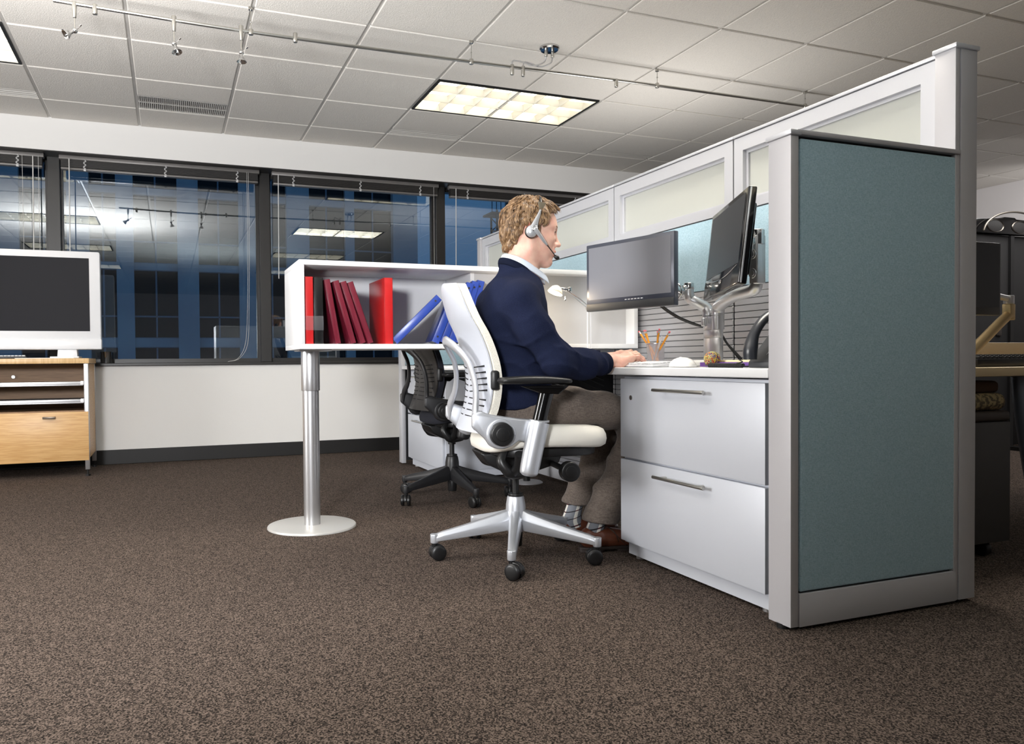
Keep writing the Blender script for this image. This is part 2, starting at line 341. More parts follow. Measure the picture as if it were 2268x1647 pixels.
# ------------------------------------------------------------ blinds raised to the top of each bay
M_BLIND = mat('charcoal_blind_slats', (46, 44, 43), 0.45, spec=0.5)
M_RAILG = mat('grey_blind_rail', (120, 117, 115), 0.4, metal=0.3)
M_CLEAR = mat('clear_plastic', (235, 235, 235), 0.15, alpha=0.55)
M_CORD = mat('white_cord', (205, 203, 200), 0.6)
BL = [(-3.84, -2.32, 'raised charcoal blind in the window bay left of the television'), (-2.32, -0.793, 'raised charcoal blind over the bay behind the white television'),
      (-0.793, 0.766, 'raised charcoal blind right of the television, its cords trailing to the sill'),
      (0.766, 2.316, 'raised charcoal blind with a long clear wand, above the white shelf'), (2.316, 3.86, 'raised charcoal blind in the bay behind the seated man'), (3.86, 5.3, 'raised charcoal blind in the last bay, mostly hidden by the partition')]
for k, (x0, x1, lab) in enumerate(BL):
    x0 += 0.05; x1 -= 0.05; y = 6.36
    t = thing('window_blind', lab, 'blind', ((x0+x1)/2, y, 2.2), 0, 'raised blinds along the window wall')
    bm = B(); box(bm, x0, x1, y-0.028, y+0.028, 2.298, 2.328, bev=0.003); obj('head_rail', bm, M_RAILG, t)
    bm = B()
    for s in range(11): box(bm, x0+0.012, x1-0.012, y-0.025, y+0.025, 2.242+s*0.005, 2.2455+s*0.005)
    obj('slat_stack', bm, M_BLIND, t, 0)
    bm = B(); box(bm, x0+0.012, x1-0.012, y-0.026, y+0.026, 2.222, 2.238, bev=0.003); obj('bottom_rail', bm, M_RAILG, t)
    for f in (0.12, 0.51, 0.88):
        xx = x0+(x1-x0)*f; pts = [(xx+0.008*math.sin(j*1.9), y-0.032-0.004*math.cos(j*2.3), 2.30-j*0.0095) for j in range(9)]
        bm = B(); tube(bm, pts, 0.0045, 6, 3); box(bm, xx-0.009, xx+0.009, y-0.034, y-0.028, 2.215, 2.232, bev=0.002); obj('clip', bm, M_CLEAR, t)
    xw = {0: x0+0.1, 1: x1-0.07, 2: x0+0.07, 3: x0+0.05, 4: x0+0.06, 5: x0+0.06}[k]
    bm = B(); cyl(bm, (xw, y-0.035, 2.30), (xw-0.006, y-0.035, 1.45 if k != 2 else 1.40), 0.0042, n=8); obj('wand', bm, M_CORD if k != 3 else M_CLEAR, t)
    bm = B()
    if k == 2:
        for d in (0, 0.012): tube(bm, [(x1-0.10+d, y-0.033, 2.30), (x1-0.10+d, y-0.033, 1.7), (x1-0.11+d, y-0.035, 1.2), (x1-0.13+d*1.5, y-0.04, 0.92), (x1-0.19+d, y-0.06, 0.80), (x1-0.27, y-0.06, 0.772)], 0.0016, 5, 6)
    elif k in (1, 3): 
        xx = x1-0.05 if k == 3 else x1-0.14
        tube(bm, [(xx, y-0.033, 2.30), (xx, y-0.033, 1.4), (xx, y-0.033, 1.0 if k == 1 else 1.35)], 0.0016, 5, 3)
        if k == 1: tube(bm, [(xx+0.105, y-0.033, 2.30), (xx+0.105, y-0.033, 1.4)], 0.0016, 5, 1)
    else: tube(bm, [(x1-0.1, y-0.033, 2.30), (x1-0.1, y-0.033, 1.5)], 0.0016, 5, 1)
    obj('cord', bm, M_CORD, t)

# ------------------------------------------------------------ recessed ceiling lights
M_BLKTRIM = mat('black_fixture_trim', (18, 18, 18), 0.5)
bm_first = None
def ceiling_light(i, r, lab):
    x0, x1, y0, y1 = gx(i)+0.012, gx(i+2)-0.012, gy(r+1)+0.012, gy(r)-0.012
    t = thing('ceiling_light', lab, 'ceiling light', ((x0+x1)/2, (y0+y1)/2, CZ), 0, 'recessed louvred ceiling lights')
    bm = B(); w = 0.014
    for a in ((x0, x1, y0, y0+w), (x0, x1, y1-w, y1), (x0, x0+w, y0+w, y1-w), (x1-w, x1, y0+w, y1-w)): box(bm, *a, CZ-0.003, CZ+0.012)
    obj('frame', bm, M_BLKTRIM, t, 0)
    x0 += w; x1 -= w; y0 += w; y1 -= w
    bm = B()
    for a in ((x0, x1, y0, y0+.003), (x0, x1, y1-.003, y1), (x0, x0+.003, y0, y1), (x1-.003, x1, y0, y1)): box(bm, *a, CZ, CZ+0.10)
    box(bm, x0, x1, y0, y1, CZ+0.098, CZ+0.102); obj('housing', bm, M_LOUV, t, 0)
    bm = B(); nx, ny = 6, 3
    def fin(a0, a1, c, ax):                                # parabolic blade: wide at top, thin at the bottom
        pr = [(-0.0012, 0.0), (0.0012, 0.0), (0.004, 0.022), (0.012, 0.048), (-0.012, 0.048), (-0.004, 0.022)]
        poly = [(c+p, CZ+0.001+z) for p, z in pr]
        prism(bm, poly, a0, a1, 'x' if ax == 'x' else 'y')
    for k in range(1, nx): fin(y0, y1, x0+(x1-x0)*k/nx, 'y')
    for k in range(1, ny): fin(x0, x1, y0+(y1-y0)*k/ny, 'x')
    obj('louvre', bm, M_LOUV, t, 30)
    for k in range(3):
        yy = y0+(y1-y0)*(k+0.5)/3
        bm = B(); cyl(bm, (x0+0.01, yy, CZ+0.076), (x1-0.01, yy, CZ+0.076), 0.016, n=12); obj('tube', bm, M_LAMP, t)
    return t
first = ceiling_light(4, 2, 'lit louvred ceiling light above the window wall, nearest to the partition')
labs = {(-2, 2): 'lit louvred ceiling light at the left edge of the photo, near the window wall', (-8, 2): 'lit louvred ceiling light near the windows, far left outside the photo'}
for (i, r) in LIGHT_CELLS:
    if (i, r) == (4, 2): continue
    side = {-8: 'far left', -2: 'left', 4: 'right'}[i]; row = {2: 'window', 6: 'second', 10: 'third', 14: 'last'}[r]
    copy_thing(first, (gx(i+1), gy(r)-T/2, CZ), label=labs.get((i, r), 'lit louvred ceiling light seen only mirrored in the windows, %s column, %s row' % (side, row)))

# ------------------------------------------------------------ air vents in the ceiling
def slot_vent(i, lab):
    x0, x1, y0, y1 = gx(i)+0.012, gx(i+1)-0.012, gy(1)-0.13, gy(1)-0.012
    t = thing('air_vent', lab, 'vent', ((x0+x1)/2, (y0+y1)/2, CZ), 0, 'slot vents near the window wall')
    bm = B(); box(bm, x0, x1, y0, y1, CZ+0.05, CZ+0.06); obj('backing', bm, M_BLKTRIM, t, 0)
    bm = B()
    for f in (0.0, 0.36, 0.68, 1.0): box(bm, x0, x1, y0+(y1-y0-0.006)*f, y0+(y1-y0-0.006)*f+0.006, CZ-0.001, CZ+0.05)
    obj('frame', bm, M_TBAR, t, 0)
    for f in (0.18, 0.52, 0.84):
        bm = B(); yy = y0+(y1-y0)*f; box(bm, x0+0.005, x1-0.005, yy-0.008, yy+0.008, CZ+0.012, CZ+0.016, M=None); obj('slat', bm, mat('vent_slat_grey', (120, 118, 116), 0.5) if 'vent_slat_grey' not in bpy.data.materials else bpy.data.materials['vent_slat_grey'], t, 0)
slot_vent(-1, 'dark slot air vent in the ceiling at the far left')
slot_vent(4, 'dark slot air vent in the ceiling below the lit ceiling light')
slot_vent(7, 'dark slot air vent in the ceiling nearest to the partition')
x0, x1, y0, y1 = gx(1)+0.012, gx(2)-0.012, gy(1)-0.28, gy(1)-0.012
t = thing('air_return_grille', 'pale ceiling grille of thin parallel fins above the windows', 'vent', ((x0+x1)/2, (y0+y1)/2, CZ))
bm = B(); box(bm, x0, x1, y0, y1, CZ+0.03, CZ+0.04); obj('backing', bm, mat('grille_backing', (90, 89, 92), 0.7), t, 0)
bm = B()
for k in range(46): xx = x0+(x1-x0)*(k+0.5)/46; box(bm, xx-0.0036, xx+0.0036, y0, y1, CZ, CZ+0.012)
for a in ((x0, x1, y0, y0+0.008), (x0, x1, y1-0.008, y1), (x0, x1, (y0+y1)/2-.002, (y0+y1)/2+.002)): box(bm, *a, CZ-0.001, CZ+0.012)
obj('fin_grid', bm, M_TBAR, t, 0)

# ------------------------------------------------------------ cable track with spotlights
def py_(r): return gy(r)
RY = 4.003; RZ_ = 2.462
t = thing('track_rail', 'thin brushed metal lighting rail hung below the ceiling on short rods', 'track light', (1.8, RY, RZ_))
bm = B(); tube(bm, [(-0.48, RY, 2.468), (0.42, RY, 2.450), (1.63, RY, 2.458), (2.89, RY, 2.474), (4.09, RY, 2.478), (4.75, RY, 2.478)], 0.0085, 10, 8); obj('rail', bm, M_NICKEL, t)
for x, z in ((0.42, 2.450), (1.635, 2.458), (2.89, 2.474), (4.09, 2.478)):
    bm = B(); cyl(bm, (x, RY, z), (x, RY, CZ), 0.0022, n=8); cyl(bm, (x, RY, CZ-0.012), (x, RY, CZ+0.003), 0.011, n=16); cyl(bm, (x, RY, z-0.015), (x, RY, z+0.014), 0.0125, n=16, bev=0.003); sph(bm, (x, RY, z+0.05), 0.005, 6)
    obj('hanger_rod', bm, M_NICKEL, t)
for x in (-0.303, 0.645, 2.592):
    bm = B(); cyl(bm, (x, RY, 2.428), (x, RY, 2.478), 0.0115, n=16, bev=0.004); obj('connector', bm, M_NICKEL, t)
t = thing('power_feed', 'round ceiling canopy with two curved feed cords running to the rail', 'power feed', (2.095, 3.93, CZ))
bm = B(); lathe(bm, [(0, -0.02), (0.05, -0.018), (0.058, -0.010), (0.058, 0)], (2.095, 3.93, CZ), 32); obj('canopy', bm, M_CHROME, t)
for dx, dy in ((-0.022, 0), (0.022, 0.004)):
    bm = B(); xe = 1.925+dx*1.6
    cyl(bm, (2.095+dx, 3.93+dy, CZ-0.055), (2.095+dx, 3.93+dy, CZ-0.012), 0.010, n=12, bev=0.003); obj('plug', bm, M_NICKEL, t)
    bm = B(); cyl(bm, (xe, RY, 2.415), (xe, RY, 2.475), 0.0115, n=16, bev=0.004); obj('plug', bm, M_NICKEL, t)
    bm = B(); tube(bm, [(2.095+dx, 3.93+dy, CZ-0.05), (2.085+dx, 3.94, CZ-0.085), (2.03+dx, 3.96, CZ-0.105), (1.97+dx, 3.98, CZ-0.085), (xe+0.008, RY, CZ-0.075), (xe, RY, 2.472)], 0.004, 8, 8); obj('cord', bm, M_ALU, t)
def spotlight(x, aim, lab):
    t = thing('spotlight', lab, 'spotlight', (x, RY, 2.45), 0, 'small halogen spotlights on the rail')
    bm = B(); cyl(bm, (x, RY, 2.40), (x, RY, 2.475), 0.008, 0.012, n=16, bev=0.003); obj('clamp', bm, M_NICKEL, t)
    bm = B(); cyl(bm, (x, RY, 2.345), (x, RY, 2.41), 0.003, n=8); obj('stem', bm, M_NICKEL, t)
    bm = B(); sph(bm, (x, RY, 2.34), 0.013, 10); cyl(bm, (x, RY, 2.34), (x+0.025, RY-.01, 2.362+0.01*aim[1]), 0.002, n=6); cyl(bm, (x+0.022, RY-.009, 2.36), (x+0.030, RY-.012, 2.367), 0.004, n=8); obj('swivel', bm, M_CHROME, t)
    d = Vector((aim[0], aim[1], -1)).normalized(); q = Vector((0, 0, -1)).rotation_difference(d).to_matrix().to_4x4()
    bm = B(); lathe(bm, [(0.008, 0), (0.010, -0.012), (0.018, -0.026), (0.024, -0.036), (0.025, -0.040), (0.022, -0.038), (0.012, -0.020), (0.006, -0.012), (0, -0.01)], (x+d.x*0.012, RY+d.y*0.012, 2.34+d.z*0.010), 20, M=q); obj('reflector', bm, M_CHROME, t)
spotlight(-0.391, (-1.3, -0.4), 'small clear halogen spotlight on the rail, tilted left, leftmost of the three')
spotlight(0.051, (0.25, -0.3), 'small clear halogen spotlight on the rail, middle one of the three')
spotlight(0.372, (0.0, -0.1), 'small clear halogen spotlight on the rail beside the first hanging rod')

# ------------------------------------------------------------ outside at dusk
M_FAC = mat('facade_panel_blue_grey', (176, 176, 176), 0.7, mix=(0.6, (158, 160, 164), 0.4, 0.6))
M_FGLASS = mat('facade_dark_glass', (10, 12, 15), 0.25, spec=0.25)
M_FMULL = mat('facade_mullion', (120, 124, 132), 0.6)
t = thing('office_building', 'blue-grey office building across the street with columns of dark windows', 'building', (0, 36, -12))
bm = B(); WX = [(-19.5, -17.6), (-16.6, -14.8), (-13.9, -12.1), (-11.2, -9.4), (-8.4, -6.6), (-5.75, -3.95), (-3.1, -2.05), (-1.35, 0.45), (1.34, 3.1), (3.95, 5.25), (6.3, 8.05), (8.5, 10.4)]
FZ = [(-8.0, -5.0), (-4.7, -1.7), (-1.4, 1.5), (1.9, 4.9), (5.2, 8.2), (8.5, 11.5)]
box(bm, -22, 11.65, 36.3, 44, -12, 14)
xs = [-22]+[v for w in WX for v in w]+[11.65]
for k in range(0, len(xs), 2): box(bm, xs[k], xs[k+1], 35.75 if k % 4 == 0 else 35.9, 36.3, -12, 14)
zz = [-12]+[v for w in FZ for v in w]+[14]
for k in range(0, len(zz), 2): box(bm, -21.9, 11.6, 36.0, 36.3, zz[k], zz[k+1])
obj('wall', bm, M_FAC, t, 0)
for x0, x1 in WX:
    for z0, z1 in FZ:
        bm = B(); c = (x0+x1)/2; w = 0.035
        for a in ((c-w, c+w, z0, z1), (x0, x1, z0+0.92, z0+0.92+2*w), (x0, x1, z0, z0+w), (x0, x1, z1-w, z1)): box(bm, a[0], a[1], 36.08, 36.16, a[2], a[3])
        f = obj('window', bm, M_FMULL, t, 0)
        bm = B(); box(bm, x0, x1, 36.17, 36.2, z0, z1); obj('pane', bm, M_FGLASS, f, 0)
t = thing('construction_crane', 'dark lattice crane mast standing against the dusk sky', 'crane', (16.4, 36, -12))
M_CR = mat('crane_steel', (40, 44, 50), 0.6)
bm = B(); zt = 8.6
for sx in (0, 0.75):
    for sy in (0, 0.75): box(bm, 16.05+sx, 16.13+sx, 36+sy, 36.08+sy, -12, zt)
z = -12
while z < zt-0.5:
    for sy in (0, 0.75):
        cyl(bm, (16.09, 36.04+sy, z), (16.84, 36.04+sy, z+0.7), 0.03, n=4); cyl(bm, (16.84, 36.04+sy, z), (16.09, 36.04+sy, z+0.7), 0.03, n=4); box(bm, 16.05, 16.88, 36+sy, 36.06+sy, z, z+0.06)
    z += 0.7
obj('mast', bm, M_CR, t, 0)
bm = B(); box(bm, 15.7, 17.2, 35.8, 37, 8.35, 8.45); box(bm, 15.9, 17.0, 35.9, 37, 5.2, 5.26)
for k in range(7): box(bm, 15.7+k*0.25, 15.73+k*0.25, 35.8, 35.83, 8.45, 9.1)
box(bm, 15.7, 17.2, 35.8, 35.83, 9.07, 9.12); obj('platform', bm, M_CR, t, 0)
t = thing('tower_block', 'almost black tower block at the right end of the skyline', 'building', (23, 37, -12))
bm = B(); box(bm, 18.2, 30, 37.2, 39.5, -12, 16); obj('wall', bm, mat('dark_tower', (24, 27, 34), 0.8), t, 0)
bm = B()
for k in range(9): box(bm, 18.5+k*1.2, 19.3+k*1.2, 37.16, 37.22, -11, 15)
obj('window', bm, M_FGLASS, t, 0)
# ------------------------------------------------------------ cubicle partition (runs away from the camera at x = 2.25)
PX0, PX1 = 2.262, 2.328
def m_slat():
    m = mat('silver_slatwall', (176, 176, 180), 0.34, metal=0.45, spec=0.6); return m
M_SLAT = m_slat()
M_FRAMEP = mat('pale_silver_frame', (206, 207, 212), 0.38, metal=0.25, spec=0.5)
M_GAPG = mat('grey_gap', (66, 66, 70), 0.6)
M_DKTAUPE = mat('silver_post_paint', (190, 189, 193), 0.45, metal=0.15, spec=0.5)
def run_panel(y0, y1, lab, slats=True):
    t = thing('cubicle_panel', lab, 'partition', ((PX0+PX1)/2, (y0+y1)/2, 0), 0, 'glass-topped partition panels in one run')
    g = 0.004; a, b = y0+g, y1-g
    bm = B(); box(bm, PX0-0.004, PX1+0.004, y0+0.001, y1-0.001, 1.692, 1.704, bev=0.002); obj('top_cap', bm, M_FRAMEP, t)
    bm = B(); w = 0.052                                    # frame around the glass
    for q in ((a, b, 1.632, 1.688), (a, b, 1.385, 1.425), (a, a+w, 1.425, 1.632), (b-w, b, 1.425, 1.632)): box(bm, PX0, PX1, *q)
    for q in ((a+w, b-w, 1.620, 1.632), (a+w, b-w, 1.425, 1.437), (a+w, a+w+0.012, 1.437, 1.620), (b-w-0.012, b-w, 1.437, 1.620)): box(bm, PX0+0.018, PX1-0.018, *q)
    obj('glass_frame', bm, M_FRAMEP, t, 0)
    bm = B(); box(bm, PX0+0.028, PX1-0.028, a+w+0.008, b-w-0.008, 1.43, 1.628); obj('glass', bm, M_FROST, t, 0)
    for s, nm in ((PX0, 'near'), (PX1, 'far')):
        d = 1 if s == PX0 else -1
        bm = B(); box(bm, min(s, s+d*0.012), max(s, s+d*0.012), a, b, 1.068, 1.380, bev=0.004); obj('fabric_tile', bm, M_TEAL, t)
    bm = B(); box(bm, PX0+0.006, PX1-0.006, a, b, 0.10, 1.385); obj('core', bm, M_GAPG, t, 0)
    bm = B(); n = 13 if slats else 0                       # slatted tool tile above and below the worktop
    z = 1.040; box(bm, PX0, PX0+0.012, a, b, 1.040, 1.064, bev=0.0015)
    while z > 0.13:
        box(bm, PX0, PX0+0.010, a, b, z-0.0262, z-0.0010, bev=0.0025, seg=1); z -= 0.0275
    obj('slat_tile', bm, M_SLAT, t, 20)
    bm = B(); box(bm, PX1-0.010, PX1, a, b, 0.13, 1.064); obj('rear_tile', bm, M_SLAT, t, 0)
    bm = B(); box(bm, PX0-0.003, PX1+0.003, a, b, 0.02, 0.115, bev=0.003); obj('base_raceway', bm, M_FRAMEP, t)
    return t
run_panel(1.69, 2.60, 'glass-topped partition panel nearest the camera, beside the tall corner post')
run_panel(2.60, 3.52, 'glass-topped partition panel behind the two monitors')
run_panel(3.52, 4.44, 'glass-topped partition panel just past the white shelf')
run_panel(4.44, 5.35, 'farthest glass-topped partition panel, next to the windows')
def post(name, lab, x0, x1, y0, y1, h, seam=None, cap=0.006):
    t = thing(name, lab, 'post', ((x0+x1)/2, (y0+y1)/2, 0), 0, None)
    bm = B()
    if seam: box(bm, x0, seam, y0, y1, 0.012, h, bev=0.0015); box(bm, seam+0.004, x1, y0-0.001, y1, 0.012, h, bev=0.0015); box(bm, x0+0.005, x1-0.005, y0+0.01, y1-0.005, 0.01, h-0.01)
    else: box(bm, x0, x1, y0, y1, 0.012, h, bev=0.002)
    obj('upright', bm, M_DKTAUPE, t)
    bm = B(); box(bm, x0-cap, x1+cap, y0-cap, y1+cap, h, h+0.014, bev=0.003); obj('cap', bm, M_FRAMEP, t)
    bm = B(); cyl(bm, ((x0+x1)/2, (y0+y1)/2, 0), ((x0+x1)/2, (y0+y1)/2, 0.014), 0.018, n=16); obj('foot', bm, M_BLACKP, t)
    return t
post('corner_post', 'tall silver post at the near end of the partition, highest of the posts', 2.243, 2.336, 1.617, 1.684, 1.696, seam=2.262)
post('end_post', 'silver post at the left edge of the teal end panel, nearest the camera', 1.602, 1.630, 1.617, 1.700, 1.372)
post('far_corner_post', 'slim silver post at the far end of the partition by the window', 2.250, 2.340, 5.353, 5.42, 1.690)
t = thing('privacy_screen', 'teal fabric end panel with silver kick plate facing the camera', 'partition', (1.94, 1.65, 0))
bm = B(); box(bm, 1.622, 2.262, 1.612, 1.690, 1.374, 1.388, bev=0.003); obj('top_cap', bm, M_DKTAUPE, t)
bm = B(); box(bm, 1.638, 2.254, 1.618, 1.632, 0.108, 1.366, bev=0.006, seg=3); obj('fabric_tile', bm, M_TEAL, t)
bm = B(); box(bm, 1.634, 2.256, 1.630, 1.684, 0.012, 1.374); obj('core', bm, M_SILDK, t, 0)
bm = B(); box(bm, 1.634, 2.256, 1.617, 1.632, 0.010, 0.103, bev=0.002); obj('kick_plate', bm, M_DKTAUPE, t)
# far end panel that closes the second workstation
t = thing('privacy_screen', 'low teal fabric end panel closing the far workstation under the window', 'partition', (1.94, 5.38, 0))
bm = B(); box(bm, 1.64, 2.25, 5.36, 5.41, 0.03, 1.05); obj('core', bm, M_SILDK, t, 0)
bm = B(); box(bm, 1.64, 2.25, 5.348, 5.362, 0.735, 1.05, bev=0.003); obj('fabric_tile', bm, M_TEAL, t)
bm = B(); box(bm, 1.60, 2.25, 5.34, 5.415, 1.05, 1.062, bev=0.003); obj('top_cap', bm, M_FRAMEP, t)
bm = B(); box(bm, 1.605, 1.638, 5.345, 5.415, 0.01, 1.05, bev=0.003); obj('post', bm, M_FRAMEP, t)

# ------------------------------------------------------------ worktops
def worktop(name, lab, poly, z0, z1, m=M_WHITE):
    bm = B(); prism(bm, poly, z0, z1, 'z', bev=0.004, seg=3); o = obj(name, bm, m); tag(o, lab, 'desk'); return o
PW = [(1.606, 1.706), (2.258, 1.706), (2.258, 4.10), (1.80, 4.10), (1.80, 3.05), (1.735, 2.86), (1.66, 2.66), (1.618, 2.60), (1.606, 2.57)]
WT1 = worktop('worktop', 'white laminate worktop carrying the keyboard, telephone and monitor arm', PW, 0.703, 0.731)
PW2 = [(1.61, 5.345), (1.61, 4.50), (1.80, 4.30), (1.82, 4.12), (2.258, 4.12), (2.258, 5.345)]
WT2 = worktop('worktop', 'white worktop of the far workstation by the windows', PW2, 0.703, 0.731)
# black cantilever brackets under the worktop
for yb, par in ((3.53, WT1), (4.16, WT2)):
    bm = B(); prism(bm, [(2.258, 0.69), (1.84, 0.69), (1.84, 0.672), (2.19, 0.53), (2.20, 0.40), (2.258, 0.40)], yb, yb+0.004, 'y'); box(bm, 1.84, 2.258, yb-0.02, yb+0.024, 0.690, 0.702); prism(bm, [(2.19, 0.53), (1.84, 0.672), (1.84, 0.665), (2.19, 0.522)], yb-0.02, yb+0.024, 'y'); box(bm, 2.20, 2.258, yb-0.02, yb+0.024, 0.40, 0.53)
    br = obj('bracket', bm, M_DKMETAL, par, 0); br['label'] = 'black ribbed bracket'
    for k in range(5):
        zz = 0.53+k*0.030; bm = B(); cyl(bm, (2.20, yb-0.001, zz), (max(1.86, 2.20-(0.685-zz)*2.4), yb-0.001, 0.685), 0.004, n=6); obj('rib', bm, M_BLACKP, br)
bm = B(); cyl(bm, (2.08, 4.235, 0.012), (2.08, 4.235, 0.703), 0.022, n=20); lg = obj('leg', bm, M_BLACKP, WT2); lg['label'] = 'slim black leg on a round floor plate'
bm = B(); lathe(bm, [(0, 0.012), (0.09, 0.010), (0.10, 0.004), (0.10, 0)], (2.08, 4.235, 0), 32); obj('floor_plate', bm, M_DKTAUPE, lg)

# ------------------------------------------------------------ lateral file cabinets
def bar_handle(t, x, y, z, w):
    bm = B(); cyl(bm, (x-0.030, y-w/2, z), (x-0.030, y+w/2, z), 0.006, n=14, bev=0.001)
    for s in (-1, 1): cyl(bm, (x-0.030, y+s*(w/2-0.035), z), (x+0.002, y+s*(w/2-0.035), z), 0.005, n=12)
    return obj('handle', bm, M_NICKEL, t)
def file_cabinet(lab, y0, y1, hy):
    xf = 1.630
    t = thing('file_cabinet', lab, 'cabinet', (1.9, (y0+y1)/2, 0), 0, 'two-drawer silver file cabinets')
    bm = B(); box(bm, xf+0.020, 2.15, y0, y1, 0.055, 0.698, bev=0.002); obj('body', bm, M_SILVER2, t)
    bm = B(); box(bm, xf+0.030, 2.12, y0+0.004, y1-0.012, 0.012, 0.060); obj('plinth', bm, M_SILVER2, t, 0)
    for z0, z1 in ((0.388, 0.688), (0.066, 0.380)):
        bm = B(); box(bm, xf, xf+0.022, y0+0.010, y1-0.002, z0, z1, bev=0.002); d = obj('drawer', bm, M_SILVER2, t)
        bar_handle(d, xf, hy, z1-0.036, 0.27)
    bm = B(); ly = y1-0.075 if hy > 0 else y0; cyl(bm, (xf-0.003, ly, 0.617), (xf+0.002, ly, 0.617), 0.009, n=20); box(bm, xf-0.005, xf-0.003, ly-0.0015, ly+0.0015, 0.612, 0.622); obj('lock', bm, M_CHROME, t)
    for yy in (y0+0.05, y1-0.06):
        bm = B(); cyl(bm, (xf+0.05, yy, 0), (xf+0.05, yy, 0.012), 0.016, n=16); cyl(bm, (xf+0.05, yy, 0.01), (xf+0.05, yy, 0.03), 0.005, n=8); obj('foot', bm, M_ALU, t)
    return t
file_cabinet('silver two-drawer file cabinet under the near end of the white worktop', 1.733, 2.500, 2.115)
file_cabinet('silver two-drawer file cabinet of the far workstation, beyond the black chair', 4.52, 5.27, 4.95)

# ------------------------------------------------------------ white shelf unit on its pole
SX0, SX1, SY0, SY1, SZ0, SZ1 = 0.530, 2.240, 3.27, 3.70, 0.818, 1.203
t = thing('open_shelf', 'white open shelf unit holding binders, bridging from a floor pole to the partition', 'shelf', (0.61, 3.5, 0))
SHELF = t; b_ = 0.022
bm = B(); box(bm, SX0, SX1, SY0, SY1, SZ1-b_, SZ1, bev=0.0015); obj('top_board', bm, M_WHITE, t)
bm = B(); box(bm, SX0, SX1, SY0, SY1, SZ0, SZ0+b_, bev=0.0015); obj('bottom_board', bm, M_WHITE, t)
for x in (SX0, SX1-b_): bm = B(); box(bm, x, x+b_, SY0+0.0005, SY1, SZ0+b_, SZ1-b_, bev=0.001); obj('side_panel', bm, M_WHITE, t)
bm = B(); box(bm, 1.352, 1.372, SY0+0.075, SY1-0.02, SZ0+b_, SZ1-b_); obj('divider', bm, M_WHITE, t, 0)
bm = B(); box(bm, SX0+b_, 1.352, SY1-0.018, SY1-0.002, SZ0+b_, SZ1-b_); obj('back_panel', bm, M_WHITE, t, 0)
bm = B(); box(bm, 1.3722, SX1-b_, SY0+0.075, SY0+0.09, SZ0+b_, SZ1-b_); o = obj('sliding_door', bm, mat('grey_door_laminate', (190, 190, 192), 0.3, spec=0.5), t, 0); o['label'] = 'grey recessed door panel'
bm = B(); cyl(bm, (0.612, 3.49, 0.012), (0.612, 3.49, 0.64), 0.0375, n=40); cyl(bm, (0.612, 3.49, 0.63), (0.612, 3.49, 0.812), 0.0425, n=40, bev=0.002); obj('pole', bm, M_ALU, t)
bm = B(); box(bm, 0.55, 0.70, 3.42, 3.56, 0.811, 0.8175, bev=0.002); obj('mounting_plate', bm, M_ALU, t)
bm = B(); lathe(bm, [(0, 0.014), (0.195, 0.012), (0.2005, 0.010), (0.203, 0.006), (0.203, 0.001), (0, 0.001)], (0.612, 3.495, 0), 72); obj('base', bm, mat('satin_pale_steel', (204, 203, 200), 0.3, metal=0.35), t)

# ------------------------------------------------------------ binders
def vinyl(name, c): return mat(name, c, 0.3, spec=0.5, bump=(28, 0.12, 0.003, (1, 1, 0.35)))
M_RED = vinyl('red_vinyl', (196, 34, 36)); M_BLK = mat('black_vinyl_binder', (20, 20, 21), 0.3); M_MAR = vinyl('maroon_cloth', (112, 28, 46)); M_MAR2 = mat('maroon_edge', (150, 60, 82), 0.4); M_BLUE = vinyl('blue_vinyl', (44, 70, 158)); M_PAPER = mat('paper_edges', (238, 236, 230), 0.8)
M_HOLE = mat('ring_hole_dark', (14, 16, 24), 0.5)
SF = SZ0+b_                                              # shelf floor
def binder(lab, x, y, w, h, d, m, lean=0.0, turn=0.0, group=None, clip=None, hole=None, z=SF, sp=0.003, name='binder'):
    """spine at local y=0 facing the camera, body goes back d; foot at x; lean>0 tips the top to the left; turn about z"""
    t = thing(name, lab, 'binder', (x, y, z), 0, group)
    M = Tr(x, y, z) @ Rz(turn) @ Ry(-lean)
    if lean < 0: M = Tr(x, y, z) @ Rz(turn) @ Ry(-lean) @ Tr(-w, 0, 0)
    bm = B(); box(bm, 0, w, 0, sp, 0, h, bev=0.0012); box(bm, 0, 0.003, 0, d, 0, h, bev=0.0012); box(bm, w-0.003, w, 0, d, 0, h, bev=0.0012)
    bm.transform(M); obj('cover', bm, m, t)
    bm = B(); box(bm, 0.0045, w-0.0045, 0.012, d-0.01, 0.006, h-0.008); bm.transform(M); obj('pages', bm, M_PAPER if w > 0.03 else m, t, 0)
    if clip:
        bm = B(); box(bm, -0.0005, w+0.0005, -0.0015, 0, 0.06, 0.122, bev=0.0005); bm.transform(M); obj('label_holder', bm, M_CLEAR2, t)
    if hole is not None:
        bm = B(); cyl(bm, (w/2, 0.0005, hole), (w/2, -0.0008, hole), 0.0048, n=16); bm.transform(M); obj('finger_hole', bm, M_HOLE, t)
    return t
M_CLEAR2 = mat('clear_label_holder', (200, 200, 205), 0.08, alpha=0.14, spec=0.8)
Y0 = SY0+0.02
binder('bright red binder standing upright, leftmost on the shelf', 0.557, Y0, 0.036, 0.292, 0.26, M_RED, clip=1)
binder('black binder standing between the red binder and the maroon folders', 0.596, Y0, 0.040, 0.290, 0.26, M_BLK, clip=1)
for x, ln, lab in ((0.688, 0.165, 'maroon folder leaning left, first one beside the black binder'), (0.757, 0.27, 'maroon folder leaning left, second one from the black binder'), (0.801, 0.31, 'maroon folder leaning left, third one from the black binder'), (0.836, 0.325, 'maroon folder leaning left, last one and closest to the big red binder')):
    t = binder(lab, x, Y0+0.003, 0.0265, 0.285, 0.25, M_MAR, lean=ln, group='maroon folders leaning left', name='folder')
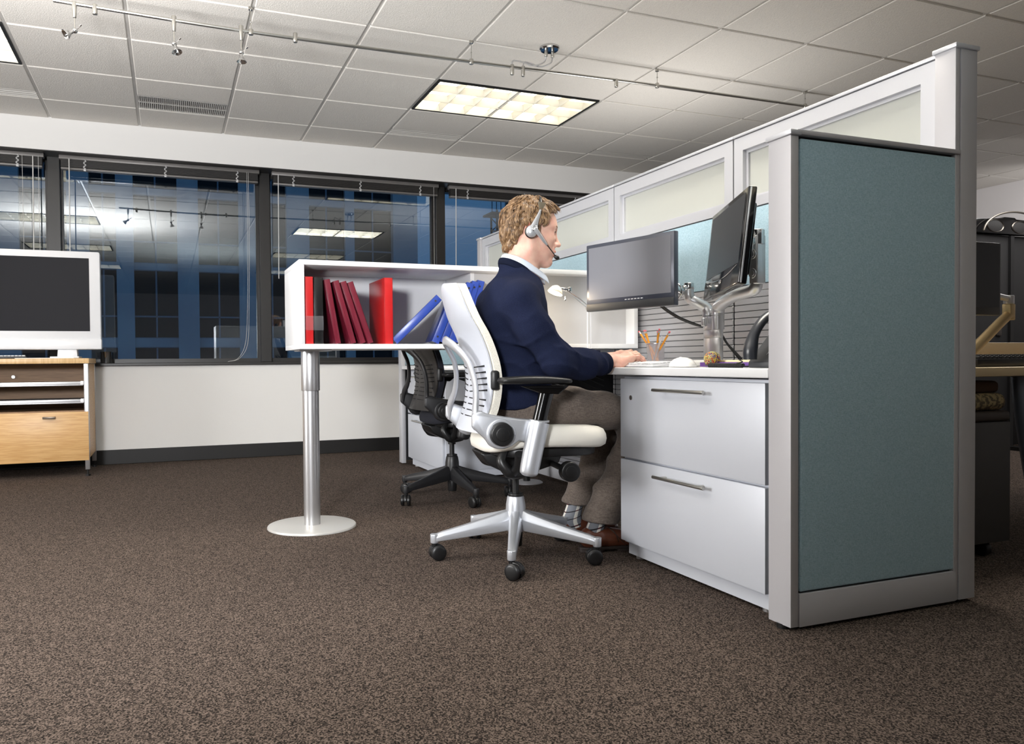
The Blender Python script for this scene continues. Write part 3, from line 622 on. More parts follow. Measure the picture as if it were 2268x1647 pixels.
binder('thick red binder turned to show its glossy cover, alone mid-shelf', 0.912, Y0, 0.040, 0.298, 0.27, M_RED, turn=0.0)
G = 'blue binders heaped at the right of the shelf'
binder('blue binder lying aslant against the others, its left end on the shelf floor', 0.972, Y0+0.004, 0.035, 0.285, 0.25, M_BLUE, lean=-0.80, turn=-0.27, group=G, hole=0.262)
binder('blue binder leaning right just under the aslant one, its hole near the shelf floor', 1.174, Y0+0.01, 0.036, 0.27, 0.25, M_BLUE, lean=-0.40, turn=-0.20, group=G, hole=0.03)
binder('blue binder leaning right, second of the leaning blue ones', 1.214, Y0+0.012, 0.036, 0.285, 0.25, M_BLUE, lean=-0.37, turn=-0.20, group=G, hole=0.03)
binder('blue binder mostly hidden behind the chair back, only its top corner showing', 1.253, Y0+0.012, 0.036, 0.295, 0.25, M_BLUE, lean=-0.33, turn=-0.20, group=G, hole=0.27)
binder('blue binder leaning right with its hole high on the spine, second from the man', 1.291, Y0+0.012, 0.036, 0.300, 0.25, M_BLUE, lean=-0.29, turn=-0.20, group=G, hole=0.272)
binder('blue binder closest to the man\'s back, its top corner highest', 1.329, Y0+0.012, 0.036, 0.303, 0.25, M_BLUE, lean=-0.25, turn=-0.20, group=G, hole=0.275)
# ------------------------------------------------------------ monitors
M_SCR = mat('matte_lcd_black', (30, 31, 35), 0.33, spec=0.55)
M_BEZ = mat('slate_grey_bezel', (72, 76, 88), 0.32, metal=0.2, spec=0.5)
M_SPK = mat('charcoal_speaker_bar', (52, 54, 57), 0.55, bump=(400, 0.5, 0.001))
M_GLOSSK = mat('piano_black', (12, 12, 14), 0.10, spec=0.6)
M_STRIPE = mat('chrome_white_stripe', (225, 228, 232), 0.15, metal=0.5)
def monitor(lab, c, yaw, tilt, w, h, style, roll=0.0):
    """local frame: screen looks along -x, y is width; c = centre"""
    t = thing('monitor', lab, 'monitor', c, 0)
    M = Tr(*c) @ Rz(yaw) @ Ry(tilt) @ Rx(roll)
    def o(n, bm, m, s=35): bm.transform(M); return obj(n, bm, m, t, s)
    M_SCR = bpy.data.materials['matte_lcd_black'] if style == 2 else mat('lcd_sheen_grey', (122, 124, 132), 0.36, spec=0.6)  # grey of the first screen has the room's reflection painted into it
    if style == 1:
        bm = B(); box(bm, 0, 0.028, -w/2, w/2, -h/2, h/2, bev=0.004); o('housing', bm, M_BEZ)
        bm = B(); box(bm, 0.028, 0.055, -w*0.36, w*0.36, -h*0.36, h*0.36, bev=0.012); o('rear_housing', bm, M_BLACKP)
        b1 = 0.016; zb = -h/2+0.052
        bm = B(); box(bm, -0.001, 0.002, -w/2+b1, w/2-b1, zb, h/2-b1); o('screen', bm, M_SCR, 0)
        bm = B(); box(bm, -0.0025, 0.004, -w/2+0.001, w/2-0.001, -h/2+0.001, -h/2+0.034, bev=0.003); o('speaker_bar', bm, M_SPK)
        for k in range(6): bm = B(); yy = -0.01-k*0.0175+0.02; box(bm, -0.0025, 0.001, yy-0.0055, yy+0.0055, -h/2+0.0385, -h/2+0.0425, bev=0.0008); o('button', bm, M_WHITEP)
    else:
        bm = B(); box(bm, 0, 0.030, -w/2, w/2, -h/2, h/2, bev=0.006, seg=3); o('housing', bm, M_GLOSSK)
        bm = B(); box(bm, 0.030, 0.050, -w*0.40, w*0.40, -h*0.38, h*0.38, bev=0.010); o('rear_housing', bm, M_GLOSSK)
        bm = B(); box(bm, -0.001, 0.002, -w/2+0.020, w/2-0.020, -h/2+0.075, h/2-0.020); o('screen', bm, M_SCR, 0)
        bm = B(); box(bm, 0.006, 0.012, -w/2-0.0015, -w/2+0.003, -h/2+0.004, h/2-0.004, bev=0.001); o('side_stripe', bm, M_STRIPE); bm = B(); box(bm, 0.006, 0.012, w/2-0.003, w/2+0.0015, -h/2+0.004, h/2-0.004, bev=0.001); o('side_stripe', bm, M_STRIPE)
        bm = B(); tube(bm, [(-0.002, -w/2+0.03, -h/2+0.070), (-0.003, -w*0.2, -h/2+0.052), (-0.003, 0, -h/2+0.047), (-0.003, w*0.2, -h/2+0.052), (-0.002, w/2-0.03, -h/2+0.070)], 0.0012, 6, 6); o('trim_line', bm, M_CHROME)
        bm = B(); sph(bm, (-0.0015, 0, -h/2+0.040), 0.014, 10, sc=(0.12, 1, 0.55)); o('badge', bm, M_CHROME)
    return t
M1C = (1.845, 2.768, 1.128); M1Y = math.atan2(0.255, 0.967); M1H = 0.300; M1W = 0.487
monitor('flat monitor with slate-grey bezel facing the man, screen lit by a soft sheen', M1C, M1Y, 0.0, M1W, M1H, 1)
M2C = (1.898, 2.230, 1.166); M2Y = -math.atan2(0.406, 0.914)
monitor('glossy black monitor tilted back and seen nearly edge-on, right of the grey one', M2C, M2Y, 0.13, 0.42, 0.335, 2, roll=-0.06)

# ------------------------------------------------------------ dual monitor arm
t = thing('monitor_stand', 'satin silver twin monitor arm forking from one post at the back of the desk', 'monitor arm', (2.10, 2.545, 0.731))
def oval(bm, z0, z1, a, b, cx, cy, n=40): prism(bm, [(cx+a*math.cos(q), cy+b*math.sin(q)) for q in np.linspace(0, 2*PI, n, endpoint=False)], z0, z1, 'z', bev=0.0015)
AY = 2.534
bm = B(); oval(bm, 0.731, 0.846, 0.025, 0.052, 2.10, AY); oval(bm, 0.8466, 0.880, 0.0255, 0.0525, 2.10, AY); oval(bm, 0.880, 0.905, 0.026, 0.054, 2.10, AY)
cyl(bm, (2.10, AY-0.028, 0.88), (2.10, AY-0.028, 0.936), 0.0255, n=32); cyl(bm, (2.10, AY+0.028, 0.90), (2.10, AY+0.028, 0.936), 0.0245, n=32); prism(bm, [(2.082, AY-0.028), (2.118, AY-0.028), (2.118, AY+0.028), (2.082, AY+0.028)], 0.86, 0.934)
cyl(bm, (2.070, AY+0.022, 0.895), (2.070, AY+0.022, 0.93), 0.010, n=16, bev=0.004); obj('post', bm, M_ALU, t)
bm = B(); box(bm, 2.03, 2.20, 2.48, 2.60, 0.731, 0.738, bev=0.003); obj('clamp', bm, M_ALU, t)
bm = B(); tube(bm, [(2.10, AY+0.028, 0.938), (2.10, AY+0.029, 0.955), (2.092, AY+0.040, 0.975), (2.06, 2.588, 0.996), (2.042, 2.602, 1.010), (2.034, 2.604, 1.028), (2.034, 2.604, 1.050)], [0.0245, 0.0245, 0.0235, 0.0215, 0.0215, 0.0215, 0.0200], 20, 8); obj('left_arm', bm, M_ALU, t)
bm = B(); cyl(bm, (2.034, 2.604, 1.050), (2.034, 2.604, 1.077), 0.0205, n=28, bev=0.002); cyl(bm, (2.034, 2.604, 1.062), (1.99, 2.610, 1.045), 0.014, n=20); cyl(bm, (1.995, 2.612, 1.040), (1.962, 2.604, 1.040), 0.030, 0.038, n=32, bev=0.004); cyl(bm, (1.964, 2.604, 1.040), (1.935, 2.596, 1.042), 0.034, 0.030, n=32, bev=0.003); cyl(bm, (1.95, 2.60, 1.045), (1.930, 2.742, 1.105), 0.014, n=14); obj('left_joint', bm, M_CHROME, t)
bm = B(); cyl(bm, (1.898, 2.782, 1.128), (1.914, 2.786, 1.128), 0.052, n=28, bev=0.003); cyl(bm, (1.912, 2.784, 1.128), (1.930, 2.740, 1.105), 0.018, n=16); obj('mount_plate', bm, M_BLACKP, t)
bm = B(); tube(bm, [(2.10, AY-0.028, 0.938), (2.10, AY-0.030, 0.956), (2.094, AY-0.048, 0.976), (2.055, 2.36, 1.003), (2.032, 2.245, 1.012), (2.028, 2.216, 1.022), (2.027, 2.208, 1.045)], [0.0255, 0.0255, 0.0245, 0.0230, 0.0230, 0.0230, 0.0210], 20, 8); obj('right_arm', bm, M_ALU, t)
bm = B(); box(bm, 2.006, 2.050, 2.186, 2.226, 1.032, 1.212, bev=0.006, seg=3)
for z in (1.072, 1.142): cyl(bm, (2.003, 2.206, z), (2.008, 2.206, z), 0.018, n=24, bev=0.001); cyl(bm, (2.001, 2.206, z), (2.006, 2.206, z), 0.011, n=24)
obj('spring_arm', bm, M_ALU, t)
bm = B(); cyl(bm, (2.028, 2.206, 1.176), (2.028, 2.206, 1.232), 0.0255, n=28, bev=0.003); cyl(bm, (2.028, 2.206, 1.205), (1.985, 2.212, 1.195), 0.015, n=20); cyl(bm, (1.985, 2.206, 1.195), (1.958, 2.213, 1.190), 0.042, 0.046, n=28, bev=0.003); obj('right_joint', bm, M_CHROME, t)
bm = B()
for d in (0, 0.014): tube(bm, [(1.93, 2.70+d, 1.04), (1.955, 2.685+d, 0.992), (2.01, 2.645+d, 0.940), (2.075, 2.605+d, 0.905), (2.112, 2.58, 0.892)], 0.0042, 8, 8)
obj('video_cable', bm, M_BLACKP, t)
bm = B()
for d in (0, 0.010): tube(bm, [(2.115, 2.50, 0.86), (2.125, 2.478, 0.82), (2.150, 2.45-d, 0.77), (2.165, 2.43-d, 0.735)], 0.0045, 8, 8)
obj('power_cable', bm, M_BLACKP, t)

# ------------------------------------------------------------ telephone
M_PH = mat('graphite_phone', (52, 54, 58), 0.42, spec=0.5); M_PH2 = mat('graphite_handset', (40, 43, 50), 0.32, spec=0.55); M_KEYL = mat('phone_key_print', (190, 192, 195), 0.5)
pc = (1.800, 1.797, 0.732)
t = thing('desk_phone', 'dark grey desk telephone with upright handset at the near end of the worktop', 'telephone', pc)
PMx = Tr(*pc) @ Rz(math.radians(14)) @ Matrix.Scale(0.90, 4)
bm = B(); pr = [(-0.115, 0.0), (0.105, 0.0), (0.105, 0.150), (0.060, 0.160), (-0.115, 0.020)]      # (x depth, z) slanted body
t2 = B(); prism(t2, pr, -0.105, 0.105, 'y', bev=0.004, seg=2); merge(bm, t2); bm.transform(PMx); obj('body', bm, M_PH, t)
sl = math.atan2(0.140, 0.175); SM = Tr(-0.115, 0, 0.0215) @ Ry(-sl)                                  # slant surface frame: x runs up the slope
def key(bm, u, v, w, h, th=0.004): box(bm, u-w/2, u+w/2, v-h/2, v+h/2, 0, th, bev=0.0012)
for r in range(4):
    for c_ in range(3): bm = B(); key(bm, 0.040+r*0.018, -0.034+c_*0.022, 0.011, 0.016); bm.transform(PMx @ SM); obj('key', bm, M_PH2, t)
for r in range(5): bm = B(); key(bm, 0.040+r*0.018, 0.038, 0.009, 0.022); bm.transform(PMx @ SM); obj('line_key', bm, M_PH2, t)
bm = B()
for r in range(4):
    for c_ in range(3): box(bm, 0.038+r*0.018, 0.042+r*0.018, -0.0375+c_*0.022, -0.0305+c_*0.022, 0.004, 0.0045)
for r in range(5): box(bm, 0.038+r*0.018, 0.0405+r*0.018, 0.030, 0.046, 0.004, 0.0045)
box(bm, 0.036, 0.110, 0.052, 0.0535, 0.0003, 0.0008); bm.transform(PMx @ SM); obj('key_print', bm, M_KEYL, t, 0)
bm = B(); box(bm, 0.130, 0.205, -0.090, 0.025, 0.001, 0.006, bev=0.002); bm.transform(PMx @ SM); obj('display', bm, M_GLOSSK, t)
bm = B(); tube(bm, [(-0.012, 0.083, 0.018), (0.012, 0.083, 0.046), (0.055, 0.083, 0.070), (0.11, 0.083, 0.078), (0.165, 0.083, 0.070), (0.207, 0.083, 0.046), (0.228, 0.083, 0.016)], [0.024, 0.026, 0.020, 0.019, 0.020, 0.026, 0.024], 14, 6, flat=(1.0, 0.72)); bm.transform(PMx @ SM); obj('handset', bm, M_PH2, t)
bm = B(); N = 34; base = Vector((1.69, 1.90, 0.7385)); end = Vector((1.735, 2.115, 0.7385)); pts = []
for k in range(N*8): a = k/8*2*PI; f = k/(N*8); p = base.lerp(end, f); pts.append((p.x+0.0062*math.cos(a), p.y, p.z+0.0062*math.sin(a)))
tube(bm, pts, 0.0017, 5, 1); tube(bm, [(1.735, 2.115, 0.740), (1.75, 2.15, 0.740), (1.78, 2.12, 0.736), (1.80, 2.0, 0.7345), (1.80, 1.93, 0.745)], 0.0024, 6, 6)
tube(bm, [(1.69, 1.93, 0.745), (1.70, 1.915, 0.75), (1.71, 1.94, 0.757)], 0.0024, 6, 4)
obj('coiled_cord', bm, M_BLACKP, t, 180)

# ------------------------------------------------------------ pencils in a clear cup
cc = (2.00, 2.787, 0.731); M_CUPG = mat('clear_grey_acrylic', (190, 190, 198), 0.08, alpha=0.38, spec=0.7)
t = thing('pencil_cup', 'clear grey pencil cup behind the keyboard', 'cup', cc)
bm = B(); lathe(bm, [(0, 0.002), (0.034, 0.002), (0.036, 0.0), (0.0395, 0.098), (0.0405, 0.100), (0.0375, 0.098), (0.034, 0.005), (0, 0.005)], cc, 40); obj('wall', bm, M_CUPG, t)
bm = B(); lathe(bm, [(0.0378, 0.0965), (0.0412, 0.0965), (0.0412, 0.1005), (0.0378, 0.1005), (0.0378, 0.0965)], cc, 40); obj('rim', bm, M_ALU, t)
M_PEN = mat('pencil_yellow', (238, 158, 30), 0.35); M_FER = mat('pencil_ferrule', (205, 200, 196), 0.25, metal=0.8); M_ERA = mat('pencil_eraser', (232, 120, 128), 0.8)
def pencil(foot, top, lab):
    a, b = Vector(foot), Vector(top); d = (b-a).normalized()
    t = thing('pencil', lab, 'pencil', foot, 0, 'yellow pencils in the clear cup')
    bm = B(); cyl(bm, a, b-d*0.018, 0.0041, n=6); obj('shaft', bm, M_PEN, t, 0)
    bm = B(); cyl(bm, b-d*0.018, b-d*0.008, 0.0044, n=12); obj('ferrule', bm, M_FER, t)
    bm = B(); cyl(bm, b-d*0.008, b, 0.0041, n=12, bev=0.001); obj('eraser', bm, M_ERA, t)
bx, by, bz = cc
for fx, fy, tx, ty, tz, lab in ((0.012, -0.020, -0.010, 0.112, 0.157, 'yellow pencil leaning furthest left in the cup'), (0.004, -0.014, 0.004, 0.092, 0.160, 'yellow pencil leaning left, second from the left in the cup'),
                                (-0.012, -0.006, 0.0, 0.075, 0.160, 'yellow pencil leaning left, third from the left in the cup'), (0.014, 0.006, 0.010, -0.002, 0.154, 'nearly upright yellow pencil, left of the middle pair in the cup'),
                                (-0.002, 0.012, -0.004, -0.034, 0.162, 'nearly upright yellow pencil, tallest of the middle pair in the cup'), (-0.010, 0.020, 0.002, -0.098, 0.148, 'yellow pencil leaning furthest right in the cup')):
    pencil((bx+fx, by+fy, bz+0.006), (bx+tx, by+ty, bz+tz), lab)
bm = B(); cyl(bm, (bx-0.01, by+0.01, bz+0.006), (bx-0.012, by-0.062, bz+0.128), 0.0042, n=12, bev=0.001); tag(obj('ballpoint_pen', bm, M_CLEAR), 'clear ballpoint pen standing among the pencils in the cup', 'pen')

# ------------------------------------------------------------ keyboard, mouse, ball, papers
KB = Tr(1.722, 2.565, 0.7325) @ Rz(math.radians(2))
t = thing('keyboard', 'white keyboard under the man\'s hands at the desk edge', 'keyboard', (1.722, 2.565, 0.7325))
bm = B(); prism(bm, [(-0.065, 0), (0.065, 0), (0.065, 0.016), (-0.065, 0.008)], -0.225, 0.225, 'y', bev=0.003); bm.transform(KB); obj('case', bm, M_WHITEP, t)
for r in range(5):
    for k in range(18):
        bm = B(); x = -0.050+r*0.022; y = -0.205+k*0.0241; z = 0.009+(x+0.065)/0.13*0.008
        box(bm, x-0.0085, x+0.0085, y-0.0098, y+0.0098, z-0.001, z+0.006, bev=0.0018, seg=1); bm.transform(KB); obj('key', bm, M_WHITE, t)
t = thing('computer_mouse', 'smooth white computer mouse at the front edge of the worktop', 'mouse', (1.705, 2.210, 0.7315))
bm = B(); sph(bm, (0, 0, 0), 1, 18, sc=(0.036, 0.062, 0.033))
for v in bm.verts:
    if v.co.z < 0: v.co.z *= 0.06
bm.transform(Tr(1.70, 2.212, 0.7345)); obj('shell', bm, mat('mouse_white', (243, 241, 238), 0.2), t, 180)
bm = B(); cyl(bm, (1.696, 2.222, 0.7635), (1.704, 2.222, 0.7635), 0.005, n=16); obj('scroll_wheel', bm, M_WHITEP, t)
bm = B()
M_BANDS = [mat('rubber_band_'+n, c, 0.6) for n, c in (('yellow', (226, 196, 60)), ('blue', (44, 96, 160)), ('green', (96, 170, 140)), ('red', (176, 40, 40)), ('navy', (30, 50, 100)), ('cream', (214, 204, 150)))]
bc = Vector((1.79, 2.165, 0.7590)); R_ = 0.0250
sph(bm, bc, R_, 14, mi=0)
for k in range(85):
    ax = Vector(RNG.normal(size=3)).normalized(); q = Vector((0, 0, 1)).rotation_difference(ax).to_matrix(); rr = R_+0.0004+0.0022*RNG.random(); ph = RNG.random()*0.25
    pts = [bc+q @ Vector((math.cos(a)*rr*math.cos(ph*0.3), math.sin(a)*rr*math.cos(ph*0.3), rr*math.sin(ph*0.3))) for a in np.linspace(0, 2*PI, 22)]
    tube(bm, pts, 0.0009+0.0004*RNG.random(), 4, 1, mi=int(RNG.integers(0, 6)))
tag(obj('rubber_band_ball', bm, M_BANDS, smooth=40), 'multicoloured rubber band ball in front of the monitor arm', 'ball')
M_PURP = mat('purple_folder', (104, 62, 150), 0.5); M_YEL = mat('yellow_pad_paper', (250, 238, 190), 0.8)
bm = B(); box(bm, 1.80, 2.02, 1.98, 2.24, 0.7312, 0.7480, bev=0.001); bm.transform(Tr(1.9, 2.1, 0) @ Rz(0.05) @ Tr(-1.9, -2.1, 0)); tag(obj('folder', bm, M_PURP), 'purple folder lying under the yellow pad beside the telephone', 'folder')
bm = B(); box(bm, 1.82, 2.02, 1.99, 2.24, 0.7482, 0.7560, bev=0.0008); bm.transform(Tr(1.9, 2.1, 0) @ Rz(-0.03) @ Tr(-1.9, -2.1, 0)); tag(obj('notepad', bm, M_YEL), 'pale yellow notepad on the purple folder beside the telephone', 'notepad')
bm = B(); n_ = 30
for k in range(n_):                                        # curled sheet: flat part then a roll at the far right
    pass
prof = [(2.60, 0.7325), (2.45, 0.7335), (2.36, 0.736)]+[(2.335-0.010*math.sin(a)*(1-a/14), 0.746-0.012*math.cos(a)*(1-a/14)) for a in np.linspace(0.2, 7.2, 26)]
vs = [(x, y, z) for x in (1.84, 1.98) for y, z in prof]; m_ = len(prof)
o = obj_vf('curled_paper', vs, [(i, i+1, m_+i+1, m_+i) for i in range(m_-1)], M_PAPER); md = o.modifiers.new('s', 'SOLIDIFY'); md.thickness = 0.0006
tag(o, 'white sheets curling into a roll behind the mouse', 'paper')
bm = B(); lathe(bm, [(0, 0.001), (0.022, 0.0), (0.026, 0.006), (0.024, 0.014), (0, 0.020)], (1.99, 2.92, 0.7315), 24); tag(obj('small_dark_box', bm, M_BLACKP, smooth=30), 'small black device behind the man\'s fingertips', 'device'); bpy.data.objects['small_dark_box'].name = 'webcam'
bm = B(); box(bm, 1.74, 1.80, 2.14, 2.24, 0.7312, 0.7322); tag(obj('paper_sheet', bm, M_PAPER), 'white paper sheet under the rubber band ball', 'paper')

# ------------------------------------------------------------ desk lamp
lc = Vector((1.853, 3.10, 0.731))
t = thing('desk_lamp', 'slim desk lamp with a small glowing bell shade behind the man\'s arm', 'lamp', lc)
bm = B(); lathe(bm, [(0, 0.055), (0.018, 0.052), (0.05, 0.036), (0.072, 0.014), (0.078, 0.004), (0.078, 0)], (lc.x, lc.y, 0.7315), 40); obj('base', bm, mat('brass_pale', (206, 192, 160), 0.3, metal=0.7), t)
bm = B()
for d in (-0.009, 0.009): cyl(bm, (lc.x+d, lc.y, 0.775), (lc.x+d*0.9, lc.y, 1.01), 0.0026, n=8)
obj('stem', bm, M_WHITEP, t)  # white colour stands in for bright light on the thin rods
bm = B()
for d in (-0.006, 0.006): tube(bm, [(lc.x-d, lc.y+d, 1.005), (lc.x-0.06-d, lc.y+d, 1.047), (lc.x-0.10, lc.y+d*0.6, 1.073), (lc.x-0.115, lc.y, 1.086)], 0.0022, 6, 4)
cyl(bm, (lc.x-0.012, lc.y, 1.0), (lc.x+0.012, lc.y, 1.01), 0.010, n=12); obj('arm', bm, M_CHROME, t)
bm = B(); cyl(bm, (1.735, 3.10, 1.087), (1.700, 3.10, 1.090), 0.010, n=16, bev=0.002); cyl(bm, (1.748, 3.10, 1.077), (1.748, 3.10, 1.099), 0.011, n=16, bev=0.002); cyl(bm, (1.727, 3.10, 1.08), (1.727, 3.10, 1.045), 0.0012, n=6); sph(bm, (1.727, 3.10, 1.040), 0.0055, 8); obj('switch', bm, M_CHROME, t)
sm, snt, sb, so = nmat('frosted_shade_glass'); sb.inputs['Base Color'].default_value = (*lin((240, 232, 215)), 1); sb.inputs['Roughness'].default_value = 0.25; sb.inputs['Emission Color'].default_value = (1, 0.82, 0.55, 1); sb.inputs['Emission Strength'].default_value = 0.35
q = (Matrix.Rotation(math.radians(24), 4, 'Y'))
bm = B(); lathe(bm, [(0.006, 0.018), (0.011, 0.016), (0.024, 0.007), (0.031, -0.006), (0.036, -0.019), (0.0348, -0.019), (0.0295, -0.006), (0.0225, 0.005), (0.010, 0.014), (0.006, 0.015)], (1.681, 3.10, 1.088), 32, M=q); obj('shade', bm, sm, t, 180)
bm = B(); sph(bm, (1.679, 3.10, 1.073), 0.013, 10); obj('bulb', bm, mat('glowing_bulb', (255, 240, 200), 0.4, emit=((255, 226, 170), 30)), t, 180)
pl = bpy.data.lights.new('desk_lamp_light', 'POINT'); pl.energy = 1.7; pl.color = (1, 0.80, 0.55); pl.shadow_soft_size = 0.014
po = bpy.data.objects.new('desk_lamp_light', pl); COL.objects.link(po); po.location = (1.672, 3.10, 1.052)
# ------------------------------------------------------------ maple credenza with television (left)
CX0, CX1, CY0, CY1 = -2.35, -0.512, 5.68, 6.20
t = thing('credenza', 'maple credenza with two open bays and a large drawer front under the television', 'credenza', (-1.4, 5.94, 0))
bm = B(); box(bm, CX0, CX1+0.006, CY0-0.008, CY1, 0.767, 0.802, bev=0.0015); obj('top', bm, M_MAPLEH, t)
bm = B(); box(bm, CX1-0.022, CX1-0.003, CY0+0.03, CY1-0.03, 0.12, 0.764); obj('side_panel', bm, M_MAPLE, t, 0)
bm = B(); box(bm, CX0, CX0+0.02, CY0+0.03, CY1-0.03, 0.12, 0.764); obj('side_panel', bm, M_MAPLE, t, 0)
for x, y in ((CX1-0.028, CY0), (CX1-0.028, CY1-0.03), (CX0, CY0), (CX0, CY1-0.03)):
    bm = B(); box(bm, x, x+0.028, y, y+0.03, 0.045, 0.766, bev=0.001); l = obj('leg', bm, M_ALU, t)
    bm = B(); cyl(bm, (x+0.014, y+0.015, 0.012), (x+0.014, y+0.015, 0.05), 0.006, n=10); cyl(bm, (x+0.014, y+0.015, 0), (x+0.014, y+0.015, 0.012), 0.016, n=20); obj('glide', bm, M_BLACKP, l)
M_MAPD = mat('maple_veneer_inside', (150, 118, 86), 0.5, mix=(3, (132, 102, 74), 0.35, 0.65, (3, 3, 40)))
bm = B(); box(bm, CX0+0.02, CX1-0.024, CY1-0.06, CY1-0.045, 0.44, 0.764); obj('back_panel', bm, M_MAPD, t, 0)
bm = B(); box(bm, CX0+0.02, CX1-0.024, CY0+0.02, CY1-0.05, 0.436, 0.448); obj('shelf_board', bm, M_MAPD, t, 0)
M_TRAY = mat('grey_tray_felt', (112, 114, 122), 0.6)
for z in (0.628, 0.508):
    bm = B(); box(bm, CX0+0.03, CX1-0.036, CY0+0.05, CY1-0.08, z-0.005, z+0.010); p = obj('tray', bm, M_TRAY, t, 0)
    bm = B(); box(bm, CX0+0.03, CX1-0.034, CY0+0.012, CY0+0.05, z-0.010, z+0.016, bev=0.002); box(bm, CX0+0.03, CX1-0.034, CY0+0.008, CY0+0.014, z-0.012, z-0.004, bev=0.001); obj('tray_rail', bm, M_ALU, p)
    bm = B(); box(bm, CX1-0.05, CX1-0.03, CY0+0.006, CY0+0.05, z-0.006, z+0.020, bev=0.002); obj('tray_bracket', bm, M_WHITEP, p)
for x0, x1 in ((-1.42, CX1-0.003), (CX0+0.003, -1.43)):
    bm = B(); box(bm, x0, x1, CY0-0.002, CY0+0.018, 0.108, 0.440, bev=0.001); d = obj('drawer', bm, M_MAPLE, t)
    xc = -0.753 if x1 > -1 else -1.9
    bm = B(); box(bm, xc-0.038, xc+0.038, CY0-0.024, CY0-0.002, 0.409, 0.412); box(bm, xc-0.038, xc+0.038, CY0-0.026, CY0-0.022, 0.398, 0.412, bev=0.001); obj('handle', bm, mat('bronze_pull', (120, 108, 96), 0.35, metal=0.6), d)
bm = B(); box(bm, CX0, CX1-0.02, CY0+0.03, CY1-0.05, 0.108, 0.125); obj('bottom_board', bm, M_MAPLE, t, 0)
bm = B(); cyl(bm, (-1.035, CY1-0.075, 0.675), (-1.035, CY1-0.06, 0.675), 0.012, n=16); obj('cable_port', bm, M_ALU, t)

t = thing('television', 'large white-framed television with a dark blank screen on the credenza', 'television', (-1.25, 5.80, 0.803))
TX0, TX1, TZ0, TZ1, TY = -2.06, -0.434, 0.862, 1.533, 5.752
bm = B(); prism(bm, rrect(TX1-TX0, TZ1-TZ0, 0.012, 5, (TX0+TX1)/2, (TZ0+TZ1)/2), TY, TY+0.085, 'y', bev=0.004); obj('housing', bm, M_WHITEP, t)
bm = B(); box(bm, TX0+0.06, TX1-0.068, TY-0.0015, TY+0.002, 0.988, 1.488); obj('screen', bm, mat('television_screen', (34, 34, 38), 0.5, spec=0.12), t, 0)
bm = B(); box(bm, TX0+0.001, TX1+0.004, TY-0.012, TY+0.05, 0.863, 0.934, bev=0.006, seg=3); obj('speaker_panel', bm, M_WHITEP, t)
for x in (-0.645, -1.80): bm = B(); prism(bm, [(x-0.062, 0.815), (x+0.062, 0.815), (x+0.058, 0.864), (x-0.058, 0.864)], TY+0.0, TY+0.10, 'y', bev=0.003); box(bm, x-0.10, x+0.075, TY-0.05, TY+0.17, 0.803, 0.815, bev=0.002); obj('foot', bm, M_WHITEP, t)
bm = B(); box(bm, -0.95, -0.60, 5.685, 5.745, 0.8025, 0.806); tag(obj('paper_sheet', bm, M_PAPER), 'white papers on the credenza in front of the television foot', 'paper')
t = thing('keyboard', 'black keyboard lying on the credenza under the television', 'keyboard', (-1.1, 5.72, 0.803))
bm = B(); box(bm, -1.36, -0.885, 5.69, 5.745, 0.803, 0.818, bev=0.003); obj('case', bm, M_BLACKP, t)
for k in range(22): bm = B(); x = -1.345+k*0.0212; box(bm, x-0.009, x+0.009, 5.694, 5.712, 0.818, 0.824, bev=0.001, seg=1); obj('key', bm, M_WHITE, t)
t = thing('metal_pot', 'shiny steel pot on the dark window sill right of the television', 'pot', (-0.447, 6.36, 0.768))
bm = B(); lathe(bm, [(0, 0.002), (0.038, 0.0), (0.040, 0.004), (0.041, 0.085), (0.043, 0.088), (0.040, 0.088), (0.038, 0.006), (0, 0.006)], (-0.447, 6.36, 0.768), 32); obj('body', bm, M_CHROME, t)

# ------------------------------------------------------------ neighbouring desk behind the partition (right edge, unlit)
M_TAN = mat('tan_worktop', (196, 176, 142), 0.4, spec=0.4); M_DKFAB = mat('black_panel_fabric', (22, 21, 22), 0.9); M_DKW = mat('dark_walnut', (52, 44, 38), 0.5)
t = thing('side_desk', 'tan desk on a slanted grey leg, in the dark right of the partition', 'desk', (3.2, 2.2, 0))
bm = B(); box(bm, 2.40, 5.0, 1.90, 2.75, 0.686, 0.720, bev=0.004); obj('desktop', bm, M_TAN, t)
bm = B(); tube(bm, [(3.085, 1.96, 0.684), (3.10, 1.955, 0.55), (3.15, 1.95, 0.30), (3.22, 1.945, 0.0)], [0.032, 0.034, 0.034, 0.030], 24, 6, flat=(1.0, 1.0)); obj('leg', bm, mat('blue_grey_leg', (120, 128, 142), 0.35, metal=0.5), t)
bm = B(); box(bm, 2.40, 5.0, 2.66, 2.74, 0.72, 0.832, bev=0.004); box(bm, 2.40, 5.0, 2.655, 2.661, 0.772, 0.775); obj('rear_upstand', bm, M_TAN, t)
t = thing('keyboard', 'black keyboard on the tan desk at the right edge of the photo', 'keyboard', (2.95, 2.05, 0.721))
bm = B(); box(bm, 2.86, 3.38, 1.97, 2.12, 0.721, 0.752, bev=0.006); obj('case', bm, M_BLACKP, t)
for r in range(3):
    for k in range(20): bm = B(); x = 2.89+k*0.0245; box(bm, x-0.009, x+0.009, 1.978+r*0.025, 1.998+r*0.025, 0.750+r*0.003, 0.761+r*0.004, bev=0.002, seg=1); obj('key', bm, M_BLACKP, t)
M_BRONZE = mat('gold_tinted_aluminium', (190, 168, 128), 0.35, metal=0.8)
t = thing('monitor_stand', 'gold-tinted slanting monitor arm behind the partition on the tan desk', 'monitor arm', (2.90, 2.4, 0.72))
